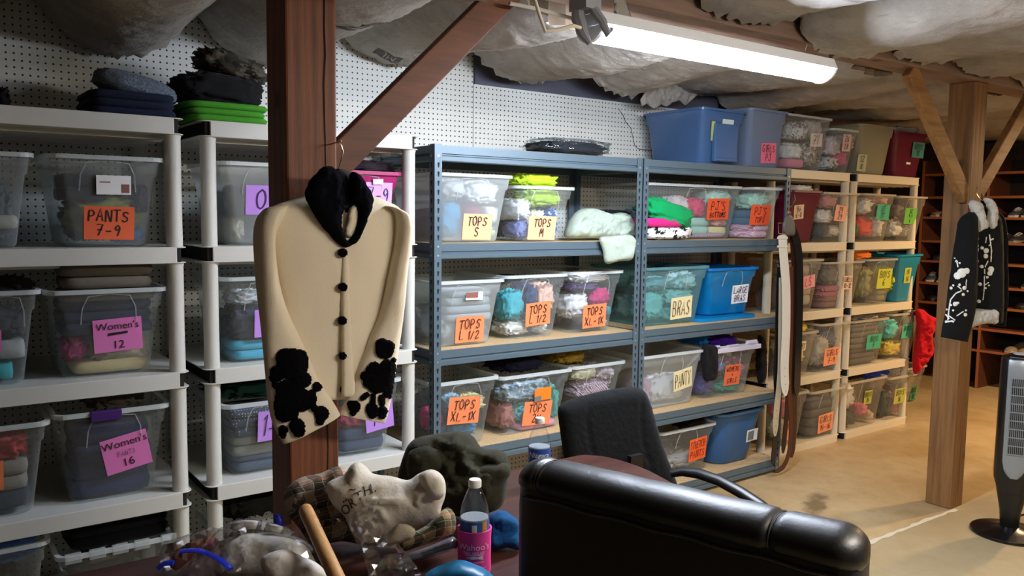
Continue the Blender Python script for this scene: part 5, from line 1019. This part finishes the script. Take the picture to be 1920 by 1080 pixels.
for ch, u, v, sz, rot in (('O', 654, 956, .030, .5), ('R', 669, 944, .030, .48), ('T', 682, 931, .030, .45), ('H', 697, 920, .032, .35), ('.', 709, 915, .03, .3), ('~', 668, 918, .03, .2), ('.', 650, 933, .04, .3), ('.', 655, 930, .04, .3)):
    V, F = text_geo(ch, sz, 0); c = PS.px(u, v); vs = []
    for p in V:
        q = Vector((c.x+p.x*math.cos(rot)-p.z*math.sin(rot), c.y+p.x*math.sin(rot)+p.z*math.cos(rot))); h = bv.ray_cast(PS.w(q, .3), -PS.n, 1)
        vs.append((h[0] if h[0] else PS.w(q, .08))+PS.n*.003)
    mb.add(vs, F)
q = mb.obj('lettering', pm('faded_print', '#3a332c', .9)); q.parent = SW
o = puff('garment', cloth('#0d4a7c'), tplane(945, 1030), [(912, 975), (928, 962), (945, 960), (958, 968), (975, 985), (978, 1032), (950, 1030), (928, 1034), (914, 1026)], .04, .03, .009, .05, .05, 9, 2.2); recenter(o); o.location.z = .752; tag(o, 'deep blue garment between the koozie and the leather chair', 'clothing')
TQ = puff('garment', pm('turquoise_satin', '#0d7fb0', .38), tplane(862, 1110), [(800, 1078), (830, 1062), (862, 1053), (892, 1062), (915, 1074), (930, 1100), (860, 1115), (795, 1105)], .05, .03, .012, .06, .012, 15, 1.2); recenter(TQ); TQ.location.z = .752; tag(TQ, 'turquoise satin garment at the bottom edge below the koozie', 'clothing')
# zip bags of clothes
ZIP = plastic('#f4f4f4', .2, .14, 'zip_bag_film', .45, True); BLUZ = plastic('#2436c8', .8, .25, 'blue_zip', .1)
def zbag(outline, t, u, inner, lab, zips, sd, cin):
    pl = tplane(u, t, .9)
    g = puff('garment', cin[0], pl, inner, .035, .02, .013, .05, .018, sd, 1.3); recenter(g); tag(g, cin[1], 'clothing')
    o = puff('zip_bag', ZIP, pl, outline, .05, .035, .014, .05, .03, sd+3, 2.4, flat=True); recenter(o); tag(o, lab, 'plastic bag')
    for path in zips:
        mb = MB(); mb.tube([pl.w(pl.px(*p), .052) for p in smooth_poly(path, 8, False)], .009, 8, flat=.35); z = mb.obj('zip_strip', BLUZ, smooth=True); localize(z, o)
    settle(o); settle(g, .753)
    return o, g
zbag([(352, 1078), (372, 1035), (420, 990), (455, 975), (520, 982), (560, 1000), (590, 1030), (600, 1085), (520, 1100), (420, 1100)], 1095, 470, [(400, 1060), (440, 1010), (480, 1000), (560, 1015), (590, 1050), (595, 1090), (500, 1095), (420, 1090)], 'big clear zip bag with blue closure on the table', [[(352, 1050), (385, 1048), (420, 1062), (445, 1082)]], 41, (cloth('#e2ddd2', 'print', '#b8b2a8', '#ece8e0', 2.0), 'white faintly printed garment inside the big zip bag'))
zbag([(300, 1052), (306, 1020), (345, 1008), (400, 990), (425, 1000), (410, 1030), (370, 1050), (330, 1080), (308, 1082)], 1078, 360, [(316, 1052), (345, 1022), (400, 1006), (408, 1025), (360, 1048), (330, 1070)], 'smaller crinkled zip bag at the left end of the table', [[(310, 1082), (322, 1072), (340, 1070)]], 47, (cloth('#b06a58', 'print', '#3a2a28', '#d8b0a0'), 'reddish printed garment inside the smaller zip bag'))
g2 = puff('garment', cloth('#7d7a78'), tplane(530, 1062, .9), [(455, 1012), (475, 998), (520, 998), (565, 1010), (590, 1035), (560, 1042), (535, 1030), (500, 1022)], .03, .012, .011, .03, .015, 77, 2); recenter(g2); settle(g2, .753); tag(g2, 'dark grey garment with white edging inside the big zip bag', 'clothing')
mb = MB(); pl = tplane(520, 1045, .3)
o = puff('zip_tab', BLUZ, pl, [(513, 968), (526, 964), (531, 986), (520, 992)], .004, .002, .006, .01); recenter(o); tag(o, 'blue zip slider tab standing up behind the zip bag', 'bag closure')
for i, (ol_, colr, lab) in enumerate((([(430, 985), (460, 975), (520, 984), (552, 998), (540, 1004), (480, 992), (440, 996)], '#d8d2cc', 'thin white cloth folded over the top of the zip bags'), ([(488, 1050), (530, 1030), (560, 1040), (600, 1060), (612, 1090), (520, 1100)], '#efeae2', 'cream paper-like cloth in front of the wooden stick'))):
    o = puff('garment', cloth(colr), tplane(520, 1088-40*(i == 0), .6, .79), ol_, .02, .01, .011, .02, .01, 60+i, 2); recenter(o); tag(o, lab, 'clothing')
# crumpled clear wrap
o = puff('plastic_wrap', plastic('#f6f2ee', .2, .13, 'crinkled_film', .5, True), tplane(720, 1100, .5), [(655, 975), (672, 955), (700, 950), (716, 975), (730, 1000), (760, 1035), (790, 1075), (800, 1105), (700, 1110), (690, 1070), (675, 1030), (662, 1005)], .03, .02, .012, .04, .05, 71, 4, flat=True); recenter(o); settle(o); tag(o, 'crumpled clear plastic wrap lying over the grey sweatshirt', 'plastic wrap')
# wooden stick
mb = MB(); a, b = at(571, 952, 1.80), at(662, 1150, 1.52); d = (b-a); n = 20
prof = [(0, .0005), (.004, .007), (.010, .0125), (.02, .0148), (.06, .0155), (1, .0158)]
mb.tube([a+d*k for k, r in prof], [r for k, r in prof], 20); o = recenter(mb.obj('wooden_stick', wood('stick_wood', '#c99a62', '#b07f4a', 1.0, 'Z', False, .45), smooth=True, angle=60)); tag(o, 'pale round wooden stick leaning up from the table edge', 'stick')
# bottles
PET = plastic('#f4f8fa', .07, .05, 'bottle_plastic', .6, True); WATER = plastic('#dfe8ee', .35, .05, 'water_surface', .3); CAPW = pm('white_cap', '#e8e8e4', .4)
def bottle(loc, lab, lines, s=1.0, labc='#1f4f9c', extra=None):
    t = thing('water_bottle', lab, 'bottle', loc)
    mb = MB(); prof = [(.026, 0), (.0315, .005), (.0325, .012), (.0315, .03), (.0325, .045), (.0325, .115), (.0318, .13), (.029, .145), (.023, .163), (.0165, .178), (.0125, .186), (.0125, .196)]
    mb.lathe(prof, 28); mb.obj('shell', PET, t, smooth=True, angle=50)
    mb = MB(); mb.lathe([(.0142, .186), (.0145, .188), (.0145, .199), (.0128, .2025)], 24); mb.obj('cap', CAPW, t, smooth=True, angle=40)
    mb = MB(); mb.lathe([(.0305, .004), (.0308, .118), (.0306, .1185)], 28); mb.obj('water', WATER, t, smooth=True, angle=50)
    mb = MB(); mb.lathe([(.0329, .068), (.0329, .116)], 32, caps=False); mb.obj('wrapper', pm('bottle_label', labc, .35), t, smooth=True)
    face = math.atan2(CO.y-loc[1], CO.x-loc[0])
    mb = MB()
    for txt, z, sz, dth, mi in lines:
        V, F = text_geo(txt, sz, .15); mb.add([((.0334)*math.cos(face+dth+p.x/.0334), (.0334)*math.sin(face+dth+p.x/.0334), z+p.z) for p in V], F, mi)
    def pan(th0, th1, z0, z1, mi, k=6):
        vs = [(.0332*math.cos(face+th0+(th1-th0)*i/k), .0332*math.sin(face+th0+(th1-th0)*i/k), z) for z in (z0, z1) for i in range(k+1)]
        mb.add(vs, [(i, i+1, k+2+i, k+1+i) for i in range(k)], mi)
    if extra: extra(pan)
    mb.obj('printing', [pm('label_white', '#eef2f6', .4), pm('label_orange', '#d88a34', .4), pm('label_green', '#7a8a34', .4), INK], t)
    return t
def lab1(pan):
    pan(-.18, .16, .084, .110, 0); 
    pan(-.12, .10, .088, .094, 3); pan(.55, .95, .075, .1155, 1); pan(.6, .9, .082, .098, 2)
b1 = on(889, 1070, z=.751)
bottle((b1.x, b1.y, .757), 'water bottle standing in the pink koozie', [('wtr', .078, .014, -.5, 0)], 1, '#2a62a8', lab1)
bottle((-.322, -1.151, .751), 'water bottle standing behind the leather chair', [('Niagara', .098, .021, -.05, 0), ('~', .082, .03, 0, 0)], 1, '#2450a0')
kz = thing('can_koozie', 'pink foam koozie holding a water bottle', 'koozie', (b1.x, b1.y, .751))
PINK = pm('pink_foam', '#e8409c', .8); mb = MB()
mb.lathe([(.0365, 0), (.0375, .004), (.0368, .03), (.0372, .085), (.0385, .100), (.0372, .1005), (.0345, .100), (.0342, .006)], 36); mb.obj('sleeve', PINK, kz, smooth=True, angle=60)
face = math.atan2(CO.y-b1.y, CO.x-b1.x); mb = MB()
def wrap(txt, z, sz, mi, r, dth=.12, sh=0, arc=0):
    V, F = text_geo(txt, sz, sh); mb.add([(r*math.cos(face+dth+p.x/.037), r*math.sin(face+dth+p.x/.037), z+p.z+arc*p.x) for p in V], F, mi)
def band(z0, z1, a0, a1, mi, r):
    k = 12; vs = [(r*math.cos(face+a0+(a1-a0)*i/k), r*math.sin(face+a0+(a1-a0)*i/k), z) for z in (z0, z1) for i in range(k+1)]; mb.add(vs, [(i, i+1, k+2+i, k+1+i) for i in range(k)], mi)
wrap("Wahoo's", .068, .0195, 0, .0394, -.02)
wrap('FISH HOUSE', .0550, .0085, 0, .0392, -.02); band(.0505, .0518, -.55, .5, 0, .0391); wrap('BAR & MARINA', .0345, .0066, 0, .0392, -.02); wrap('CALL FOR RESERVATIONS', .021, .0046, 0, .0392, -.02); wrap('555 WAHOO', .0135, .0046, 0, .0386, .2) if 0 else None
fsh = [(-.018, .0445), (-.006, .0485), (.010, .0475), (.021, .0495), (.019, .0445), (.021, .0395), (.009, .0425), (-.006, .0415)]
mb.add([(.0391*math.cos(face-.02+x/.037), .0391*math.sin(face-.02+x/.037), z) for x, z in fsh], [tuple(range(8))], 0)
mb.obj('printing', [pm('koozie_white', '#f2d8e8', .7), pm('koozie_pink', '#b81a70', .7)], kz)
o = mb = None
# ---------------------------------------------------------------- leather armchair (seen from behind)
def leather(name, color, rough):
    t = NT(name); v = t.coord(); n = t.noise(v, 130, 4, .6); n2 = t.noise(v, 7, 4)
    t.col(color); t.p.inputs['Roughness'].default_value = rough; t.p.inputs['Specular IOR Level'].default_value = .55
    t.l(t.math('ADD', rough-.08, t.math('MULTIPLY', n2, .18)), t.p.inputs['Roughness']); t.bump(t.math('ADD', t.math('MULTIPLY', n, .3), n2), .16, .01); return t.m
LEA = leather('black_leather', '#0c0c0e', .40); VIN = leather('black_vinyl', '#0f0c0b', .5); FAB = cloth('#0c0d0e')
zt = 1.05; A_ = on(962, 866, z=zt); B_ = on(1604, 1015, z=zt); dl = (B_-A_); Lc = dl.length; dl.normalize(); dn = Vector((-dl.y, dl.x, 0)); dn = dn if dn.dot(CO-A_) < 0 else -dn
ac = thing('leather_armchair', 'black leather armchair with padded rolled top seen from behind', 'armchair', ((A_+B_)/2+dn*.25).to_3d()[:2]+(0,) if 0 else (((A_+B_)/2+dn*.25).x, ((A_+B_)/2+dn*.25).y, 0))
def CP(l, t_, z): p = A_+dl*l+dn*t_; return Vector((p.x, p.y, z))
mb = MB(); rings = []
for i in range(41):
    l = Lc*i/40; e = min(l, Lc-l); k = math.sqrt(max(0, 1-(1-min(1, e/.05))**2))*.85+.15
    pr = [(.035-.02*k, .42), (.03-.022*k, .6), (.028-.02*k, .8), (.026-.02*k, .985), (.03-.02*k, 1.018), (.06, 1.03), (.10+.02*k, 1.01), (.10+.05*k, .8), (.10+.05*k, .6), (.09+.05*k, .42)]
    rings.append([CP(l, a, z-(.0 if 0 else (1-k)*.03)) for a, z in pr])
mb.loft(rings); localize(mb.obj('backrest', VIN, smooth=True, angle=60), ac)
mb = MB(); rings = []; seams = (.075*Lc, .79*Lc)
for i in range(121):
    l = Lc*(-.012+1.024*i/120); e = min(l+.012*Lc, Lc*1.012-l); k = math.sqrt(max(0, 1-(1-min(1, e/.045))**2))*.8+.2
    for s in seams: k *= 1-.13*math.exp(-((l-s)/.007)**2)
    wv = 1+.03*noise.noise(Vector((l*14, 1, 2))); r1, r2 = .058*k*wv, .036*k*wv; c = (.056, 1.014-.012*(1-k))
    rings.append([CP(l, c[0]+r1*math.cos(2*math.pi*q/20)*(1.15 if math.cos(2*math.pi*q/20) > 0 else 1), c[1]+r2*math.sin(2*math.pi*q/20)) for q in range(20)])
mb.loft(rings); localize(mb.obj('rolled_top', LEA, smooth=True, angle=60), ac)
mb = MB()
for s in seams: mb.tube([CP(s, .056+.052*math.cos(R(a))*(1.15 if math.cos(R(a)) > 0 else 1), 1.014+.033*math.sin(R(a))) for a in range(-10, 231, 20)], .0016, 6)
mb.tube([CP(Lc*k/30, .004, .984-.002*math.sin(k)) for k in range(1, 30)], .003, 6)
localize(mb.obj('piping', pm('seam_piping', '#3a3a3a', .35), smooth=True), ac)
mb = MB(); rings = []
for z, k in ((.36, .9), (.38, 1), (.47, 1), (.50, .93)): rings.append([CP(Lc/2+p*k, .42+q*k, z) for p, q in rrect(.5, .52, .08, 5)])
mb.loft(rings); localize(mb.obj('seat', LEA, smooth=True, angle=50), ac)
for s in (.03, Lc-.03):
    mb = MB(); mb.tube([CP(s, .12, .62), CP(s, .3, .66), CP(s, .5, .64), CP(s, .56, .56), CP(s, .5, .42)], [.04, .045, .045, .04, .03], 12); localize(mb.obj('armrest', LEA, smooth=True), ac)
mb = MB(); c = CP(Lc/2, .4, 0); mb.lathe([(.03, .1), (.03, .36)], 14, c.x, c.y)
for k in range(5): a = 2*math.pi*k/5; mb.tube([(c.x, c.y, .12), (c.x+.3*math.cos(a), c.y+.3*math.sin(a), .07)], [.03, .02], 8); mb.tube([(c.x+.3*math.cos(a)-.02, c.y+.3*math.sin(a), .03), (c.x+.3*math.cos(a)+.02, c.y+.3*math.sin(a), .03)], .03, 12)
localize(mb.obj('swivel_base', pm('black_plastic', '#101011', .4), smooth=True, angle=50), ac)
# ---------------------------------------------------------------- fabric office chair
BP = pm('black_plastic', '#101011', .4)
PO = Plane((-.04, -.873, 0), (-.285, -.958, .12))
oc = thing('office_chair', 'black fabric office chair with curved arm, beyond the table end', 'office chair', (.25, -1.0, 0))
g1 = [PO.px(u, v) for u, v in ((1102, 742), (1092, 780), (1100, 830), (1118, 890), (1130, 950))]; g2 = [PO.px(u, v) for u, v in ((1196, 745), (1194, 780), (1198, 830), (1212, 870), (1226, 930))]
puff('backrest', FAB, PO, [(1046, 775), (1050, 760), (1066, 750), (1096, 741), (1135, 732), (1172, 726), (1196, 727), (1212, 738), (1222, 764), (1232, 800), (1246, 845), (1264, 890), (1274, 930), (1268, 985), (1200, 1000), (1110, 980), (1068, 930), (1056, 850)], .035, .04, .012, .045, .0, 3, grooves=((g1, .005, .006), (g2, .005, .006)), parent=oc)
mb = MB(); mb.tube([at(u, v, t_) for u, v, t_ in ((1258, 888, 2.86), (1280, 884, 2.85), (1310, 888, 2.82), (1350, 902, 2.76), (1390, 924, 2.70), (1425, 947, 2.64), (1450, 966, 2.60), (1462, 985, 2.58), (1455, 1030, 2.60), (1420, 1075, 2.66))], [.016, .02, .022, .022, .022, .022, .02, .018, .016, .016], 12, flat=.8); localize(mb.obj('armrest', BP, smooth=True), oc)
mb = MB(); mb.tube([(.03, -.9, .60), (.10, -.97, .64), (.115, -1.1, .65), (.12, -1.22, .60), (.12, -1.2, .47)], .018, 10); localize(mb.obj('armrest', BP, smooth=True), oc)
mb = MB(); sc = Vector((.26, -1.14, .45)); mb.loft([[Vector((sc.x+p*k, sc.y+q*k, z)) for p, q in rrect(.44, .42, .1, 5)] for z, k in ((.41, .92), (.43, 1), (.47, 1), (.49, .92))]); localize(mb.obj('seat', FAB, smooth=True, angle=50), oc)
mb = MB(); mb.lathe([(.028, .1), (.028, .41)], 14, sc.x, sc.y); mb.box(sc.x-.04, sc.x+.04, sc.y, sc.y+.2, .39, .41); mb.box(sc.x-.03, sc.x+.03, sc.y+.17, sc.y+.19, .39, .7)
for k in range(5): a = 2*math.pi*k/5+.3; mb.tube([(sc.x, sc.y, .12), (sc.x+.28*math.cos(a), sc.y+.28*math.sin(a), .07)], [.03, .02], 8); mb.tube([(sc.x+.28*math.cos(a)-.02, sc.y+.28*math.sin(a), .03), (sc.x+.28*math.cos(a)+.02, sc.y+.28*math.sin(a), .03)], .03, 12)
localize(mb.obj('swivel_base', BP, smooth=True, angle=50), oc)
# ---------------------------------------------------------------- tower fan
fn = thing('tower_fan', 'black tower fan with silver grille on a round base', 'fan', (2.55, -1.26, 0), math.atan2(-.42, -.9))
SIL = pm('silver_plastic', '#8d949a', .35, .4); FB = pm('fan_black', '#0c0c0e', .28)
mb = MB(); mb.lathe([(.17, 0), (.172, .006), (.168, .014), (.10, .026), (.05, .036), (.045, .04)], 40); mb.obj('base', FB, fn, smooth=True, angle=50)
mb = MB(); mb.loft([[Vector((p, q, z)) for p, q in rrect(w_, d_, .03, 5)] for z, w_, d_ in ((.035, .07, .08), (.12, .085, .095), (.22, .12, .13), (.25, .13, .14))]); mb.obj('neck', FB, fn, smooth=True, angle=50)
mb = MB(); mb.loft([[Vector((p+.0, q, z+(p*s))) for p, q in rrect(w_, d_, .045, 6)] for z, w_, d_, s in ((.235, .13, .13, -.3), (.30, .165, .165, -.2), (.80, .16, .16, 0), (.865, .158, .158, 0), (.88, .15, .15, 0), (.884, .135, .135, 0))]); mb.obj('housing', FB, fn, smooth=True, angle=40)
# silver front: +x faces the viewer side
mb = MB(); prof = [(-.052, .0), (-.05, .006), (-.035, .011), (0, .013), (.035, .011), (.05, .006), (.052, 0)]
zs = [.30, .315, .34, .38, .80, .85, .875, .886]; wk = [.35, .62, .86, 1, 1, 1, .98, .9]
mb.loft([[Vector((.079-(.04 if z > .88 else .008 if z > .86 else 0)+d_, q*k, z)) for q, d_ in prof] for z, k in zip(zs, wk)], False, False); mb.obj('front_panel', SIL, fn, smooth=True, angle=50)
mb = MB(); mb.box(.0905, .0925, -.034, .034, .42, .79); mb.obj('grille_opening', pm('fan_dark', '#17191b', .6), fn)
for k in range(10):
    mb = MB(); z = .42+.37*k/9; mb.box(.0915, .0955, -.036, .036, z-.0022, z+.0022); mb.obj('grille_bar', SIL, fn)
for k in range(9):
    mb = MB(); y_ = -.032+.064*k/8; mb.box(.0915, .0945, y_-.0012, y_+.0012, .415, .795); mb.obj('grille_bar', SIL, fn)
mb = MB(); mb.lathe([(.05, .884), (.052, .892), (.046, .896)], 24); mb.obj('control_dial', FB, fn, smooth=True, angle=40)
mb = MB(); mb.lathe([(.032, .896), (.032, .901), (.028, .903)], 24); mb.obj('dial_plate', pm('dial_silver', '#c9ccd0', .3, .4), fn, smooth=True, angle=40)
mb = MB(); mb.tube([on(u, v, z=.006) for u, v in ((1905, 968), (1940, 960), (1980, 965))], .004, 6); localize(mb.obj('power_cord', FB, smooth=True), fn)
# ---------------------------------------------------------------- shoe shelves along the end wall
SHW = wood('shoe_shelf_wood', '#5e3420', '#3c2014', .8, 'Y', False, .6); SHE = pm('shelf_edge', '#9c5c38', .55)
ss = thing('shoe_shelf', 'long dark wooden shoe rack along the end wall', 'shoe rack', (6.3, .2, 0))
SZ = [.36, .56, .76, .945, 1.155, 1.345, 1.57, 1.76, 1.975]
for z in SZ:
    mb = MB(); mb.box(6.1, 6.5, -3.2, 1.13, z-.02, z, 0); mb.box(6.095, 6.1, -3.2, 1.13, z-.021, z+.001, 1); localize(mb.obj('shelf', [SHW, SHE]), ss)
for y_ in (1.13, .53, -.8, -2.0, -3.2):
    mb = MB(); mb.box(6.1, 6.5, y_-.01, y_+.01, 0, 2.1, 0); mb.box(6.094, 6.1, y_-.011, y_+.011, 0, 2.1, 1); localize(mb.obj('upright_panel', [SHW, SHE]), ss)
mb = MB(); mb.box(6.5, 6.51, -3.2, 1.13, 0, 2.1); localize(mb.obj('back_panel', pm('rack_back', '#20130d', .8)), ss)
def shoe_parts(name, c1, c2, sole, sneaker):
    r = bpy.data.objects.new(name, None); C.objects.link(r)
    S = [(-.13, .028, .085), (-.11, .036, .09), (-.06, .037, .075), (-.02, .036, .085 if sneaker else .06), (.02, .042, .075 if sneaker else .05), (.07, .047, .055), (.11, .042, .045), (.135, .026, .032)]
    mb = MB(); mb.loft([[Vector((x, w_*math.cos(a), .018+max(0, h-.018)*spow(max(0, math.sin(a)), .7) if 0 else .016+(h-.016)*max(0, math.sin(a))**.7)) for a in [math.pi*k/12 for k in range(13)]] for x, w_, h in S]); mb.obj('upper', pm('shoe_upper', c1, .6), r, smooth=True, angle=70)
    mb = MB(); mb.loft([[Vector((x, p, z)) for p, z in ((-w_*1.06, 0), (w_*1.06, 0), (w_*1.08, .02), (-w_*1.08, .02))] for x, w_, h in S]); mb.obj('sole', pm('shoe_sole', sole, .6), r)
    mb = MB(); mb.lathe([(.022, .0), (.026, .004)], 14, -.085, 0); o = mb.obj('opening', pm('shoe_inside', c2, .9), r); o.location.z = .084
    if sneaker:
        mb = MB()
        for k in range(4): x = -.01+.022*k; mb.tube([(x, -.026, .078-.009*k), (x+.004, 0, .09-.010*k), (x, .026, .078-.009*k)], .0035, 5)
        mb.obj('laces', pm('laces', '#e8e4da', .7), r)
    return r
protos = [shoe_parts('shoe', '#141416', '#050505', '#1c1a18', False), shoe_parts('shoe', '#2c2c34', '#0a0a0a', '#8a8680', True), shoe_parts('shoe', '#d8d4c8', '#2a2a2a', '#e4e0d6', True), shoe_parts('shoe', '#8a7a68', '#2a2018', '#b8a890', False), shoe_parts('shoe', '#3c4a5c', '#101418', '#c8c4bc', True), shoe_parts('shoe', '#4a2c20', '#120a08', '#2a1a12', False)]
CN = ['black shoes', 'dark grey sneakers', 'white sneakers', 'tan flat shoes', 'slate blue sneakers', 'brown shoes']
def pair(pi, y_, z, lab, rz=math.pi, x=6.26):
    for s in (-1, 1):
        src = protos[pi]; c = src.copy(); C.objects.link(c); c.location = (x, y_+s*.06, z+.001); c.rotation_euler = (0, 0, rz+s*.06)
        tag(c, lab, 'shoe', lab.replace('shoe of', 'pair of'))
        for ch in src.children: d = ch.copy(); C.objects.link(d); d.parent = c
rs = random.Random(8); ORD = ['lowest', 'second lowest', 'third lowest', 'fourth', 'fifth', 'fourth highest', 'third highest', 'second highest', 'highest']
spec = [(3, .96, 6, 'one of the flat tan shoes near the end of the third highest board'), (5, .72, 0, 'one of the brown shoes low by the pale post'), (3, 1.0, 0, 'one of the pale flat shoes beside the red garment'), (2, .10, 4, 'one of the white sneakers with dangling laces beside the black cardigan'), (0, .95, 2, 'one of the black shoes left of the cardigan sleeve'), (3, .70, 2, 'one of the tan shoes peeking out by the embroidered sleeve'),
 (0, .96, 4, 'one of the black shoes beside the teal tub'), (1, .74, 3, 'one of the dark sneakers left of the black cardigan'), (0, .12, 5, 'one of the black shoes above the white sneakers'), (1, .38, 5, 'one of the dark sneakers beside the fur collar'), (0, .10, 7, 'one of the black shoes under the right brace'), (4, .28, 6, 'one of the slate sneakers beside the right brace'), (3, .22, 0, 'one of the tan shoes above the tower fan'), (5, -.06, 0, 'one of the brown shoes behind the fan top'), (0, .15, 2, 'one of the black shoes below the white sneakers'), (1, .12, 3, 'one of the dark grey sneakers right below the white sneakers'), (0, .75, 5, 'one of the black shoes high on the left of the pale post'), (3, .68, 7, 'one of the pale shoes near the brown paper on the rack'), (5, .08, 8, 'one of the brown shoes on the highest board'), (4, 1.01, 3, 'one of the slate sneakers next to the shelf end')]
for pi, y_, zi, lab in spec: pair(pi, y_, SZ[zi], lab, math.pi+rs.uniform(-.25, .25))
for p in protos:
    for ch in list(p.children): bpy.data.objects.remove(ch)
    bpy.data.objects.remove(p)
mb = MB(); mb.box(6.085, 6.092, .55, .74, 1.79, 1.955); o = recenter(mb.obj('paper_sheet', pm('manila_paper', '#d8a868', .7))); tag(o, 'blank manila sheet hanging on the shoe rack beside the brace', 'paper')
